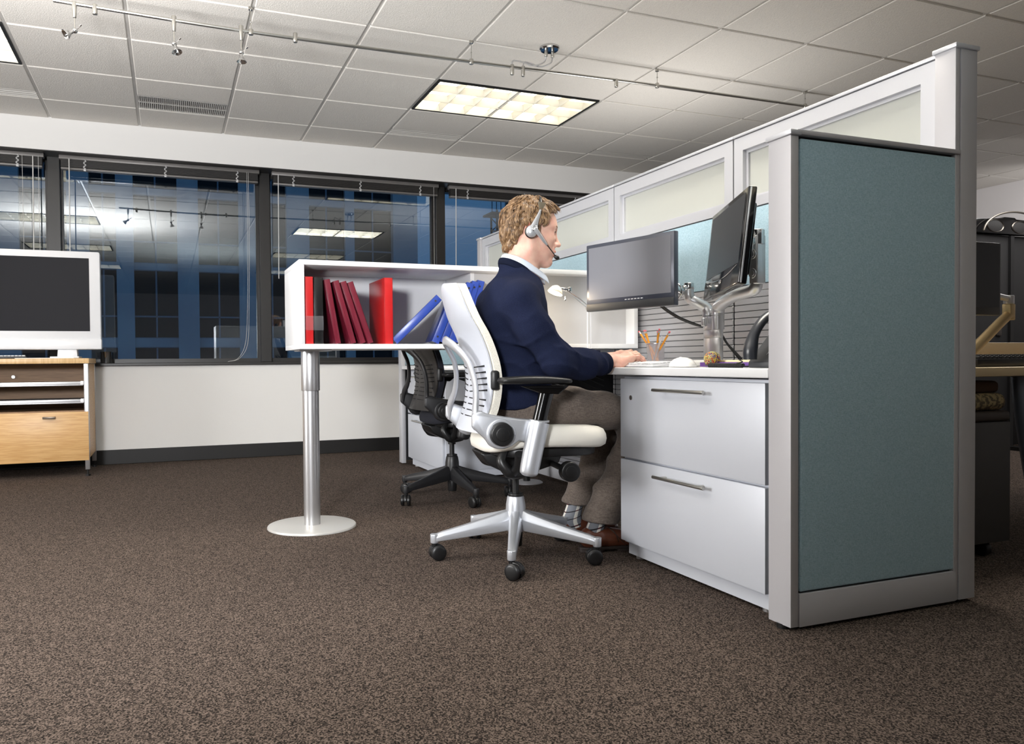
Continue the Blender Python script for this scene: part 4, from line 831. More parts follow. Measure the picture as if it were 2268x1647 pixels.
bm = B(); cyl(bm, (3.38, 2.40, 0.7205), (3.38, 2.40, 0.76), 0.035, n=24, bev=0.003); tube(bm, [(3.38, 2.40, 0.745), (3.43, 2.40, 0.775), (3.62, 2.40, 0.910), (3.69, 2.40, 0.955)], [0.025, 0.024, 0.022, 0.022], 16, 4); obj('lower_arm', bm, M_BRONZE, t)
bm = B(); box(bm, 3.672, 3.708, 2.38, 2.42, 0.93, 1.005, bev=0.004); obj('elbow', bm, M_BRONZE, t)
bm = B(); cyl(bm, (3.69, 2.40, 1.005), (3.69, 2.40, 1.045), 0.022, n=20, bev=0.003); cyl(bm, (3.69, 2.40, 1.03), (3.40, 2.37, 1.06), 0.014, n=12); obj('joint', bm, M_ALU, t)
t = thing('monitor', 'switched-off black monitor in the dark behind the partition', 'monitor', (3.14, 2.34, 1.13))
bm = B(); box(bm, 3.0, 3.515, 2.32, 2.36, 0.945, 1.27, bev=0.006); obj('housing', bm, M_BLACKP, t)
bm = B(); box(bm, 3.015, 3.50, 2.318, 2.322, 0.98, 1.255); obj('screen', bm, M_SCR, t, 0)
t = thing('mobile_pedestal', 'dark rolling pedestal under the tan desk topped by a patterned seat pad', 'pedestal', (3.0, 2.2, 0))
bm = B(); box(bm, 2.45, 2.985, 1.93, 2.45, 0.060, 0.515, bev=0.006); obj('body', bm, mat('dark_pedestal', (60, 58, 58), 0.5), t)
for x, y in ((2.90, 1.98), (2.90, 2.40), (2.50, 1.98), (2.50, 2.40)):
    bm = B(); cyl(bm, (x-0.014, y, 0.03), (x+0.014, y, 0.03), 0.030, n=20, bev=0.004); box(bm, x-0.018, x+0.018, y-0.01, y+0.01, 0.045, 0.062); obj('caster', bm, M_BLACKP, t)
bm = B(); box(bm, 2.45, 2.985, 1.93, 2.45, 0.516, 0.555, bev=0.012, seg=3); obj('pad_frame', bm, M_DKW, t)
bm = B(); box(bm, 2.455, 2.98, 1.935, 2.445, 0.556, 0.622, bev=0.03, seg=5)
obj('seat_pad', bm, mat('woven_pad', (150, 132, 96), 0.9, mix=(70, (84, 74, 58), 0.45, 0.55)), t, 180)
bm = B(); box(bm, 2.48, 2.97, 1.96, 2.43, 0.622, 0.668, bev=0.018, seg=4); tag(obj('folded_blanket', bm, mat('brown_wool', (84, 62, 46), 0.95, bump=(60, 0.4, 0.004)), smooth=180), 'brown folded blanket on the patterned seat pad under the tan desk', 'blanket')
t = thing('room_divider', 'tall black divider panel in the dark background right of the partition', 'divider', (5.6, 4.2, 0))
bm = B(); box(bm, 4.2, 6.45, 4.2, 4.28, 0.03, 1.745, bev=0.004); box(bm, 6.45, 6.49, 4.18, 4.30, 0.0, 1.745); box(bm, 6.49, 7.6, 4.2, 4.28, 0.03, 1.745, bev=0.004); obj('panel', bm, M_DKFAB, t)
bm = B(); box(bm, 6.30, 6.36, 4.19, 4.2, 0.93, 1.06, bev=0.003); obj('switch_plate', bm, M_DKW, t)
for x in (4.3, 6.4): bm = B(); box(bm, x-0.03, x+0.03, 4.05, 4.43, 0, 0.03); obj('foot', bm, M_BLACKP, t)
t = thing('speaker_bar', 'black speaker bar with two round drivers inside a thin metal hoop', 'speaker', (6.4, 4.2, 1.745))
bm = B(); prism(bm, [(5.9, 1.752), (7.0, 1.752), (7.0, 1.872), (6.50, 1.878), (6.48, 1.890), (6.36, 1.890), (6.34, 1.878), (6.0, 1.862)], 4.17, 4.28, 'y', bev=0.006); obj('cabinet', bm, M_BLACKG, t)
for x in (6.245, 6.540):
    bm = B(); lathe(bm, [(0.088, 0.0), (0.094, 0.005), (0.100, 0.0)], (0, 0, 0), 40, M=Tr(x, 4.168, 1.812) @ Rx(PI/2) @ Matrix.Diagonal((1, 0.52, 1, 1))); d = obj('driver_ring', bm, bpy.data.materials.get('dim_chrome') or mat('dim_chrome', (120, 114, 106), 0.35, metal=0.9), t)
    bm = B(); lathe(bm, [(0, 0.003), (0.07, 0.004), (0.088, 0.0)], (0, 0, 0), 40, M=Tr(x, 4.168, 1.812) @ Rx(PI/2) @ Matrix.Diagonal((1, 0.52, 1, 1))); obj('driver_grille', bm, bpy.data.materials.get('speaker_grille') or mat('speaker_grille', (40, 39, 39), 0.7), d)
bm = B(); pts = [(6.447+0.40*math.cos(a), 4.13, 1.73+0.195*math.sin(a)) for a in np.linspace(math.radians(6), math.radians(174), 26)]
tube(bm, pts, 0.008, 10, 2); obj('hoop', bm, bpy.data.materials['dim_chrome'], t, 180)
# ------------------------------------------------------------ task chairs
def loft_shell(zc, xc, wc, off0, off1, wadd, nu=26, nv=60, wrap=0.035, edge=0.6, topr=0.0):
    """closed slab between two offsets of the curved back surface; returns verts, faces (local)"""
    zs = np.linspace(zc[0], zc[-1], nv)
    s = np.array(zc); X = smooth_path(np.column_stack([zc, xc, wc]), 10)
    zz = np.interp(np.linspace(0, 1, nv)**1.0, np.linspace(0, 1, len(X)), X[:, 0]); xx = np.interp(np.linspace(0, 1, nv), np.linspace(0, 1, len(X)), X[:, 1]); ww = np.interp(np.linspace(0, 1, nv), np.linspace(0, 1, len(X)), X[:, 2])
    us = np.sin(np.linspace(-PI/2, PI/2, nu)); V = []
    for i in range(nv):
        tv = i/(nv-1); tap = min(1, 4*math.sqrt(max(0, 1-tv))*1.0, 0.55+6*tv)
        w = max(ww[i], 0.004)+wadd*tap
        ring = []
        for u in us: ring.append((xx[i]+wrap*u*u+off0, u*w, zz[i]))
        for u in us[::-1]: ring.append((xx[i]+wrap*u*u+off0+(off1-off0)*(1-edge*abs(u)**5)*tap, u*w*0.995, zz[i]))
        V += ring
    m = 2*nu; F = []
    for i in range(nv-1):
        for j in range(m): a = i*m+j; b = i*m+(j+1) % m; F.append((a, b, b+m, a+m))
    F.append(tuple(range(m))[::-1]); F.append(tuple(range((nv-1)*m, nv*m)))
    return V, F
ZC = [0.500, 0.57, 0.62, 0.68, 0.74, 0.80, 0.86, 0.92, 0.97, 1.01, 1.035, 1.050, 1.056]
XC = [-0.224, -0.197, -0.185, -0.180, -0.185, -0.200, -0.222, -0.252, -0.270, -0.281, -0.285, -0.283, -0.278]
WC = [0.200, 0.206, 0.214, 0.220, 0.220, 0.215, 0.205, 0.190, 0.171, 0.148, 0.120, 0.082, 0.030]
def bx_(z): return float(np.interp(z, ZC, XC))
def task_chair(lab, loc, rz, spin, pal):
    """local frame: faces +x, origin on the floor under the column"""
    C = thing('task_chair', lab, 'chair', loc, rz)
    frame, fab, knit, blk, base, col, slot = pal
    def o(n, bm, m, par=None, s=35): return obj(n, bm, m, par or C, s, local=True)
    bm = B(); lathe(bm, [(0, 0.098), (0.040, 0.100), (0.041, 0.125), (0.038, 0.200), (0.0335, 0.228), (0.031, 0.234), (0, 0.234)], n=36); o('hub', bm, base, None, 50)
    bm = B(); cyl(bm, (0, 0, 0.040), (0, 0, 0.10), 0.024, 0.027, n=24, bev=0.002); o('column_base', bm, blk); bm = B(); cyl(bm, (0, 0, 0.233), (0, 0, 0.245), 0.029, n=28, bev=0.002); cyl(bm, (0, 0, 0.24), (0, 0, 0.345), 0.0135, n=24); cyl(bm, (0, 0, 0.30), (0, 0, 0.345), 0.021, n=24); o('gas_column', bm, blk)
    wheel = None
    for k in range(5):
        A = Rz(math.radians(spin+72*k)); bm = B()
        N = 9; t = bmesh.new(); rings = []
        for i in range(N):
            f = i/(N-1); r = 0.018+f*0.308; zt = 0.186-0.086*f**0.85+0.002; zb = 0.106-0.034*f; w = 0.025-0.010*f
            if i == N-1: zt -= 0.003
            wt = w*0.62
            rings.append([t.verts.new(v) for v in ((r, -w, zb), (r, -w, zb+(zt-zb)*0.55), (r, -wt, zt-0.002), (r, 0, zt), (r, wt, zt-0.002), (r, w, zb+(zt-zb)*0.55), (r, w, zb), (r, 0, zb-0.003))])
        for i in range(N-1):
            for j in range(8): t.faces.new((rings[i][j], rings[i][(j+1) % 8], rings[i+1][(j+1) % 8], rings[i+1][j]))
        t.faces.new(rings[0][::-1]); t.faces.new(rings[-1]); bmesh.ops.recalc_face_normals(t, faces=t.faces)
        bmesh.ops.bevel(t, geom=[e for e in t.edges], offset=0.0022, segments=2, affect='EDGES', profile=0.5)
        merge(bm, t); cyl(bm, (0.322, 0, 0.066), (0.322, 0, 0.101), 0.0155, 0.0165, n=20, bev=0.003)
        bm.transform(A); leg = o('leg', bm, base, None, 50)
        ca = math.radians((37, -62, 150, 20, -110)[k]+spin*0.3)
        K = A @ Tr(0.322, 0, 0) @ Rz(ca)
        bm = B()
        for s in (-1, 1):
            lathe(bm, [(0, -0.0085), (0.020, -0.0085), (0.0265, -0.0075), (0.0295, -0.0045), (0.0295, 0.0045), (0.0265, 0.0078), (0.018, 0.0095), (0, 0.0098)], n=32, M=Tr(-0.012, s*0.0165, 0.0297) @ Rx(-s*PI/2))
        pr = [(0.031*math.cos(a)-0.012, 0.0305+0.031*math.sin(a)) for a in np.linspace(-0.25, PI+0.15, 16)]
        prism(bm, pr, -0.0075, 0.0075, 'y', bev=0.0015); cyl(bm, (0, 0, 0.045), (0, 0, 0.070), 0.0095, 0.012, n=16)
        bm.transform(K); o('caster', bm, blk if base is not blk else M_BLACKG, leg, 40)
    # seat
    n = 56; V = []; F = []
    def outl(a): c, s = math.cos(a), math.sin(a); p = 2/3.4; return (0.246*math.copysign(abs(c)**p, c), 0.247*math.copysign(abs(s)**p, s))
    zf = lambda x: 0.002-0.10*max(0, x-0.10)**1.4-0.24*max(0, -x-0.03)
    prof = [(0.80, 0.443), (0.93, 0.4445), (0.985, 0.455), (1.0, 0.474), (0.99, 0.492), (0.955, 0.506), (0.88, 0.5145), (0.72, 0.518), (0.45, 0.516), (0.18, 0.514)]
    for s_, z in prof:
        for j in range(n):
            x, y = outl(2*PI*j/n); x = x*s_+0.084; V.append((x, y*s_*(1-0.06*max(0, -x)*4), z+zf(x)*(1 if z > 0.45 else 1)+(0.010*(y*s_/0.247)**2 if z > 0.5 else 0)))
    for i in range(len(prof)-1):
        for j in range(n): F.append((i*n+j, i*n+(j+1) % n, (i+1)*n+(j+1) % n, (i+1)*n+j))
    F.append(tuple(range(n))[::-1]); F.append(tuple(range((len(prof)-1)*n, len(prof)*n)))
    obj_vf('seat', V, F, fab, C, 180, local=True)
    bm = B(); prism(bm, [(0.082+outl(2*PI*j/32)[0]*0.84, outl(2*PI*j/32)[1]*0.86) for j in range(32)], 0.408, 0.440, 'z', bev=0.008); o('seat_pan', bm, blk)
    bm = B(); prism(bm, [(-0.16, 0.415), (0.17, 0.415), (0.15, 0.365), (0.05, 0.335), (-0.06, 0.335), (-0.13, 0.37)], -0.085, 0.085, 'y', bev=0.010, seg=3)
    for s in (-1, 1): tube(bm, [(-0.085, s*0.175, 0.432), (-0.104, s*0.185, 0.398), (-0.085, s*0.19, 0.364), (-0.06, s*0.18, 0.348), (0.02, s*0.10, 0.345), (0.05, 0, 0.345)], [0.012, 0.017, 0.020, 0.020, 0.02, 0.02], 14, 6); tube(bm, [(-0.06, s*0.18, 0.35), (-0.05, s*0.225, 0.38), (-0.055, s*0.26, 0.43)], 0.018, 12, 4)
    o('tilt_mechanism', bm, blk)
    bm = B(); cyl(bm, (0.125, -0.08, 0.365), (0.132, -0.235, 0.360), 0.011, n=14); cyl(bm, (0.132, -0.232, 0.36), (0.132, -0.272, 0.36), 0.036, n=32, bev=0.005); cyl(bm, (0.132, -0.27, 0.36), (0.132, -0.2745, 0.36), 0.022, n=28, bev=0.001); o('tension_knob', bm, M_BLACKP)
    # backrest
    V, F = loft_shell(ZC, XC, WC, 0, 0.012, 0.0, edge=0.5); obj_vf('back_shell', V, F, frame, C, 40, local=True)
    zc2 = [z-0.002 if i else z+0.012 for i, z in enumerate(ZC)]
    V, F = loft_shell(zc2, XC, WC, 0.0125, 0.058, 0.006, edge=0.45); obj_vf('back_cushion', V, F, knit, C, 40, local=True)
    bm = B()
    for k in range(9):
        z = 0.556+k*0.0220; w = np.interp(z, ZC, WC)
        for s in (-1, 1):
            us = np.linspace(0.10, 0.88-0.06*abs(k-4)/4, 8)
            tube(bm, [(bx_(z+0.010*u)+0.035*u*u-0.0006, s*u*w, z+0.012*u*(1 if k > 3 else -0.3)) for u in us], [0.0021]*6+[0.0030, 0.0038], 6, 2)
    o('vent_slots', bm, slot, None, 180)
    bm = B()
    P = [(-0.214, 0.260, 0.520), (-0.212, 0.245, 0.580), (-0.200, 0.205, 0.630), (-0.198, 0.170, 0.690), (-0.213, 0.135, 0.755), (-0.245, 0.088, 0.805), (-0.268, 0.036, 0.832)]
    P = P
    path = [(x, -y, z) for x, y, z in P]+[(-0.272, 0, 0.838)]+[(x, y, z) for x, y, z in P[::-1]]
    rad = [0.013, 0.021, 0.020, 0.0185, 0.019, 0.018, 0.018, 0.018]+[0.018, 0.018, 0.0185, 0.0185, 0.020, 0.021, 0.013]
    q = smooth_path(np.column_stack([path, rad]), 6); t = bmesh.new(); rings = []
    Tn = np.gradient(q[:, :3], axis=0); Tn /= np.linalg.norm(Tn, axis=1)[:, None]
    for i in range(len(q)):
        nx_ = np.array([1.0, 0, 0]); nn = nx_-Tn[i]*np.dot(nx_, Tn[i]); nn /= np.linalg.norm(nn); bb = np.cross(Tn[i], nn); r = q[i, 3]
        rings.append([t.verts.new(q[i, :3]+r*(math.cos(a)*bb+0.55*math.sin(a)*nn)) for a in np.linspace(0, 2*PI, 14, endpoint=False)])
    for i in range(len(q)-1):
        for j in range(14): t.faces.new((rings[i][j], rings[i][(j+1) % 14], rings[i+1][(j+1) % 14], rings[i+1][j]))
    t.faces.new(rings[0][::-1]); t.faces.new(rings[-1]); bmesh.ops.recalc_face_normals(t, faces=t.faces); merge(bm, t)
    o('back_frame', bm, base, None, 60)
    for s in (-1, 1):
        bm = B(); pl = [(-0.228, 0.575), (-0.196, 0.585), (-0.168, 0.574), (-0.125, 0.566), (-0.06, 0.556), (0.012, 0.550), (0.012, 0.476), (-0.035, 0.470), (-0.06, 0.478), (-0.085, 0.459), (-0.11, 0.450), (-0.14, 0.450), (-0.166, 0.461), (-0.182, 0.486), (-0.203, 0.506), (-0.228, 0.528)]
        prism(bm, pl, min(s*0.247, s*0.274), max(s*0.247, s*0.274), 'y', bev=0.008, seg=3)
        cyl(bm, (-0.127, s*0.250, 0.504), (-0.127, s*0.281, 0.504), 0.052, n=40, bev=0.004)
        br = o('side_bracket', bm, base, None, 50)
        bm = B(); cyl(bm, (-0.127, s*0.275, 0.504), (-0.127, s*0.303, 0.504), 0.0435, 0.040, n=40, bev=0.004); cyl(bm, (-0.127, s*0.30, 0.504), (-0.127, s*0.307, 0.504), 0.024, n=32, bev=0.002); o('pivot_knob', bm, M_BLACKP, br)
        # arm
        bm = B(); tube(bm, [(0.010, s*0.287, 0.543), (0.008, s*0.287, 0.538), (-0.012, s*0.287, 0.45), (-0.028, s*0.287, 0.375), (-0.031, s*0.287, 0.360), (-0.032, s*0.287, 0.354)], [0.034, 0.037, 0.036, 0.034, 0.028, 0.015], 28, 4, flat=(1.0, 0.85), up=(0, 1, 0)); arm = o('armrest_sleeve', bm, base, None, 50)
        bm = B(); tube(bm, [(0.004, s*0.287, 0.52), (0.024, s*0.287, 0.60), (0.040, s*0.287, 0.662)], [0.026, 0.026, 0.028], 20, 4, flat=(1.0, 0.8), up=(0, 1, 0)); prism(bm, [(-0.065, 0.672), (0.115, 0.672), (0.075, 0.640), (0.010, 0.645)], min(s*0.262, s*0.312), max(s*0.262, s*0.312), 'y', bev=0.005); o('armrest_post', bm, M_BLACKG, arm)
        bm = B(); N = 22; t = bmesh.new(); rings = []
        for i in range(N):
            f = i/(N-1); x = -0.142+f*0.275; e = min(1, math.sqrt(max(0, 1-((f-0.5)*2)**18))*1.0+0.02); w = 0.046*e*(1-0.15*f); zt = 0.708-0.010*(f-0.45)**2*4-0.003*f; zb = 0.676+0.003*abs(f-0.5)*2
            m_ = (zt+zb)/2; h = (zt-zb)/2*e
            rings.append([t.verts.new((x, s*0.285+w*math.copysign(abs(math.cos(a))**0.6, math.cos(a)), m_+h*math.copysign(abs(math.sin(a))**0.6, math.sin(a)))) for a in np.linspace(0, 2*PI, 20, endpoint=False)])
        for i in range(N-1):
            for j in range(20): t.faces.new((rings[i][j], rings[i][(j+1) % 20], rings[i+1][(j+1) % 20], rings[i+1][j]))
        t.faces.new(rings[0][::-1]); t.faces.new(rings[-1]); bmesh.ops.recalc_face_normals(t, faces=t.faces); merge(bm, t); o('armrest_pad', bm, M_PAD, arm, 60)
        bm = B(); box(bm, -0.150, -0.122, min(s*0.214, s*0.244), max(s*0.214, s*0.244), 0.656, 0.726, bev=0.009, seg=3); o('lumbar_knob', bm, M_BLACKP)
    return C
M_PAD = mat('black_urethane', (26, 26, 27), 0.42, spec=0.5)
M_SHELL = mat('pale_grey_shell', (190, 194, 203), 0.38, spec=0.45)
M_SEATF = mat('off_white_fabric', (236, 232, 222), 0.85, spec=0.2, bump=(900, 0.35, 0.0012))
def m_knit():
    m, nt, b, out = nmat('off_white_3d_knit'); L = nt.links
    tc = nt.nodes.new('ShaderNodeTexCoord'); v = nt.nodes.new('ShaderNodeTexVoronoi'); v.inputs['Scale'].default_value = 380; L.new(tc.outputs['Object'], v.inputs['Vector'])
    r = nt.nodes.new('ShaderNodeValToRGB'); r.color_ramp.elements[0].position = 0.0; r.color_ramp.elements[0].color = (*lin((240, 237, 226)), 1); r.color_ramp.elements[1].position = 0.75; r.color_ramp.elements[1].color = (*lin((214, 209, 197)), 1)
    L.new(v.outputs['Distance'], r.inputs[0]); L.new(r.outputs[0], b.inputs['Base Color']); b.inputs['Roughness'].default_value = 0.9
    bp = nt.nodes.new('ShaderNodeBump'); bp.invert = True; bp.inputs['Strength'].default_value = 0.6; bp.inputs['Distance'].default_value = 0.002; L.new(v.outputs['Distance'], bp.inputs['Height']); L.new(bp.outputs[0], b.inputs['Normal']); return m
M_KNIT = m_knit()
M_CHBASE = mat('cast_aluminium_silver', (200, 203, 209), 0.34, metal=0.6, spec=0.6)
M_SLOT = mat('slot_shadow_black', (24, 24, 28), 0.7)
M_BFRAME = mat('black_nylon_frame', (34, 34, 36), 0.40, spec=0.5); M_BFAB = mat('navy_black_fabric', (22, 24, 34), 0.9); M_BSLOT = mat('deep_black', (6, 6, 7), 0.8)
M_BSHELL = mat('charcoal_shell', (52, 49, 47), 0.45, spec=0.45)
task_chair('white and silver task chair that the man sits on', (1.259, 2.662, 0), math.radians(-10), -36, (M_SHELL, M_SEATF, M_KNIT, M_BLACKP, M_CHBASE, M_BLACKG, M_SLOT))
task_chair('empty black task chair standing behind the white shelf pole', (1.468, 3.925, 0), math.radians(-3), -85, (M_BSHELL, M_BFAB, M_BFAB, M_BLACKP, M_BFRAME, M_BLACKG, M_BSLOT))
# ------------------------------------------------------------ the seated man: signed-distance shapes meshed with surface nets
def surface_nets(f, lo, hi, h):
    lo = np.array(lo, float); hi = np.array(hi, float); n = np.ceil((hi-lo)/h).astype(int)+1
    ax = [lo[i]+h*np.arange(n[i]) for i in range(3)]
    D = np.empty(n, np.float32); step = max(1, int(1.2e6/(n[1]*n[2])))
    Yg, Zg = np.meshgrid(ax[1], ax[2], indexing='ij')
    for i in range(0, n[0], step):
        xs = ax[0][i:i+step]; P = np.empty((len(xs),)+Yg.shape+(3,)); P[..., 0] = xs[:, None, None]; P[..., 1] = Yg; P[..., 2] = Zg
        D[i:i+step] = f(P)
    S = D < 0
    c = np.zeros(tuple(n-1), np.int8)
    for a in (0, 1):
        for b in (0, 1):
            for d in (0, 1): c += S[a:n[0]-1+a, b:n[1]-1+b, d:n[2]-1+d]
    act = np.argwhere((c > 0) & (c < 8)); idx = -np.ones(tuple(n-1), np.int64); idx[tuple(act.T)] = np.arange(len(act))
    acc = np.zeros((len(act), 3)); cnt = np.zeros(len(act))
    corners = [(a, b, d) for a in (0, 1) for b in (0, 1) for d in (0, 1)]
    for A in corners:
        for k in range(3):
            if A[k]: continue
            Bc = list(A); Bc[k] = 1
            da = D[act[:, 0]+A[0], act[:, 1]+A[1], act[:, 2]+A[2]]; db = D[act[:, 0]+Bc[0], act[:, 1]+Bc[1], act[:, 2]+Bc[2]]
            m = (da < 0) != (db < 0); t = np.where(m, da/np.where(m, da-db, 1), 0)
            p = np.tile(np.array(A, float), (len(act), 1)); p[:, k] += t
            acc += p*m[:, None]; cnt += m
    V = lo+h*(act+acc/cnt[:, None]); F = []
    for k in range(3):
        u, v = (k+1) % 3, (k+2) % 3
        sa = [slice(None)]*3; sb = [slice(None)]*3; sa[k] = slice(0, n[k]-1); sb[k] = slice(1, n[k])
        sa[u] = slice(1, n[u]-1); sb[u] = slice(1, n[u]-1); sa[v] = slice(1, n[v]-1); sb[v] = slice(1, n[v]-1)
        a = S[tuple(sa)]; b = S[tuple(sb)]
        for flip, mk in ((0, a & ~b), (1, ~a & b)):
            e = np.argwhere(mk)
            if not len(e): continue
            e = e.copy(); e[:, u] += 1; e[:, v] += 1
            def q(du, dv): w = e.copy(); w[:, u] -= du; w[:, v] -= dv; return idx[tuple(w.T)]
            Q = np.stack([q(1, 1), q(0, 1), q(0, 0), q(1, 0)], 1)
            F.append(Q[:, ::-1] if flip else Q)
    return V, np.concatenate(F)
def relax(V, F, it=2, lam=0.5):
    F = np.asarray(F)
    for _ in range(it):
        acc = np.zeros_like(V); cnt = np.zeros(len(V))
        for a, b in ((0, 1), (1, 2), (2, 3), (3, 0)):
            np.add.at(acc, F[:, a], V[F[:, b]]); np.add.at(acc, F[:, b], V[F[:, a]]); np.add.at(cnt, F[:, a], 1); np.add.at(cnt, F[:, b], 1)
        V = V+lam*(acc/np.maximum(cnt, 1)[:, None]-V)
    return V
def smin(a, b, k):
    h = np.clip(0.5+0.5*(b-a)/k, 0, 1); return b+(a-b)*h-k*h*(1-h)
def smax(a, b, k): return -smin(-a, -b, k)
def cap(P, a, b, ra, rb):
    a = np.array(a, float); b = np.array(b, float); ba = b-a; pa = P-a
    t = np.clip((pa @ ba)/np.dot(ba, ba), 0, 1); return np.linalg.norm(pa-t[..., None]*ba, axis=-1)-(ra+(rb-ra)*t)
def ell(P, c, r):
    r = np.array(r, float); q = (P-np.array(c))/r; k0 = np.linalg.norm(q, axis=-1); k1 = np.linalg.norm(q/r, axis=-1); return k0*(k0-1)/np.maximum(k1, 1e-6)
def scy(P, yc, s):
    Q = P.copy(); Q[..., 1] = (Q[..., 1]-yc)/s+yc; return Q
def chain(P, pts, k):
    d = None
    for (a, ra), (b, rb) in zip(pts[:-1], pts[1:]):
        e = cap(P, a, b, ra, rb); d = e if d is None else smin(d, e, k)
    return d
def wr(P, c, R, dirv, freq, amp, ph=0.0):
    """soft cloth folds around c running across dirv"""
    q = P-np.array(c); g = np.exp(-np.sum(q*q, -1)/(R*R)); dv = np.array(dirv, float); dv /= np.linalg.norm(dv)
    w = q @ dv; s = 0.25*np.sin(q[..., 1]*23+q[..., 2]*17); r = 1-np.abs(np.sin(0.5*(freq*w+ph+s*6))); return -amp*g*(1.9*r**2.2-0.5)
YC = 2.668
# joints
R_SH, R_EL, R_CF = (1.190, 2.484, 0.975), (1.322, 2.430, 0.760), (1.562, 2.512, 0.746)
L_SH, L_EL, L_CF = (1.262, 2.872, 0.990), (1.375, 2.925, 0.765), (1.688, 2.757, 0.760)
def f_sweater(P):
    Q = scy(P, YC, 1.42)
    t = chain(Q, [((1.262, YC, 0.535), 0.112), ((1.268, YC, 0.68), 0.112), ((1.252, YC, 0.83), 0.122), ((1.243, YC, 0.93), 0.124), ((1.270, YC, 1.02), 0.090), ((1.300, YC, 1.085), 0.052)], 0.05)
    t = smin(t, cap(P, (1.215, 2.51, 0.998), (1.250, 2.84, 1.000), 0.056, 0.054), 0.06)
    t = smin(t, cap(P, (1.297, YC, 1.060), (1.280, YC, 1.135), 0.074, 0.0745), 0.035)
    t = smin(t, ell(P, (1.155, 2.57, 0.96), (0.05, 0.07, 0.10)), 0.05)
    ra = chain(P, [(R_SH, 0.0700), ((1.236, 2.456, 0.88), 0.0635), (R_EL, 0.0595), ((1.45, 2.468, 0.746), 0.0535), (R_CF, 0.0425)], 0.035)
    la = chain(P, [(L_SH, 0.072), ((1.31, 2.90, 0.88), 0.068), (L_EL, 0.062), ((1.51, 2.86, 0.756), 0.052), (L_CF, 0.0405)], 0.035)
    d = smin(smin(t, ra, 0.028), la, 0.028)
    d = d+wr(P, (1.345, 2.43, 0.80), 0.075, (0.75, 0.1, 0.55), 95, 0.0040)+wr(P, (1.36, 2.43, 0.73), 0.10, (0.25, 0.1, 0.95), 80, 0.0055, 2.0)+wr(P, (1.29, 2.42, 0.84), 0.09, (0.9, 0.0, 0.35), 72, 0.0050, 0.3)+wr(P, (1.23, 2.50, 0.86), 0.10, (0.6, 0.2, -0.8), 70, 0.0075, 1.0)+wr(P, (1.19, 2.60, 0.72), 0.14, (0.5, 0.1, 0.9), 62, 0.0063, 0.4)+wr(P, (1.52, 2.49, 0.75), 0.10, (1, 0.2, 0.35), 85, 0.0045)+wr(P, (1.20, 2.62, 1.02), 0.12, (0.8, -0.6, 0.1), 40, 0.0045, 0.7)
    d = smax(d, -cap(P, (1.287, YC, 1.115), (1.252, YC, 1.24), 0.0655, 0.072), 0.006)
    d = smax(d, np.minimum(P[..., 2]-(1.146-0.62*(P[..., 0]-1.215)-0.9*np.clip(P[..., 0]-1.33, 0, 1)), P[..., 2]-0.985), 0.005)      # neckline dropping to the front
    hem = 0.575+0.16*np.clip(P[..., 0]-1.20, 0, 0.3)-P[..., 2]
    d = smax(d, hem, 0.010)
    d = smax(d, ((P-np.array(R_CF)) @ np.array((0.9455, 0.3256, 0)))-0.010-10*np.clip(P[..., 1]-2.62, 0, 1)+0*d, 0.004)
    d = smax(d, P[..., 0]-1.60, 0.006)
    return d
def f_sweater_L(P):
    la = chain(P, [(L_EL, 0.062), ((1.51, 2.86, 0.756), 0.052), (L_CF, 0.0405)], 0.035); return smax(la, ((P-np.array(L_CF)) @ np.array((0.866, -0.5, 0)))-0.010, 0.004)
def f_sweater_all(P): return smin(f_sweater(P), f_sweater_L(P), 0.004)
M_NAVY = mat('navy_wool', (22, 27, 46), 0.92, spec=0.08, sheen=0.0, bump=(700, 0.35, 0.0012), mix=(500, (32, 38, 62), 0.35, 0.65))
M_NAVYR = mat('navy_rib', (20, 25, 42), 0.95, spec=0.1)
def m_trouser():
    m, nt, b, out = nmat('grey_brown_glen_check'); L = nt.links; tc = nt.nodes.new('ShaderNodeTexCoord')
    def st(sc):
        mp = nt.nodes.new('ShaderNodeMapping'); mp.inputs['Scale'].default_value = sc; L.new(tc.outputs['Object'], mp.inputs[0]); n = nt.nodes.new('ShaderNodeTexNoise'); n.inputs['Scale'].default_value = 1; n.inputs['Detail'].default_value = 1; L.new(mp.outputs[0], n.inputs['Vector']); return n
    a = st((620, 620, 60)); c = st((60, 60, 680)); ad = nt.nodes.new('ShaderNodeMath'); ad.operation = 'ADD'; L.new(a.outputs['Fac'], ad.inputs[0]); L.new(c.outputs['Fac'], ad.inputs[1])
    r = nt.nodes.new('ShaderNodeMapRange'); r.inputs['From Min'].default_value = 0.75; r.inputs['From Max'].default_value = 1.25; L.new(ad.outputs[0], r.inputs['Value'])
    mc = nt.nodes.new('ShaderNodeMixRGB'); mc.inputs[1].default_value = (*lin((88, 79, 73)), 1); mc.inputs[2].default_value = (*lin((120, 109, 101)), 1); L.new(r.outputs[0], mc.inputs[0]); L.new(mc.outputs[0], b.inputs['Base Color'])
    b.inputs['Roughness'].default_value = 0.9; b.inputs['Specular IOR Level'].default_value = 0.15; b.inputs['Sheen Weight'].default_value = 0.1; return m
M_TROU = m_trouser()
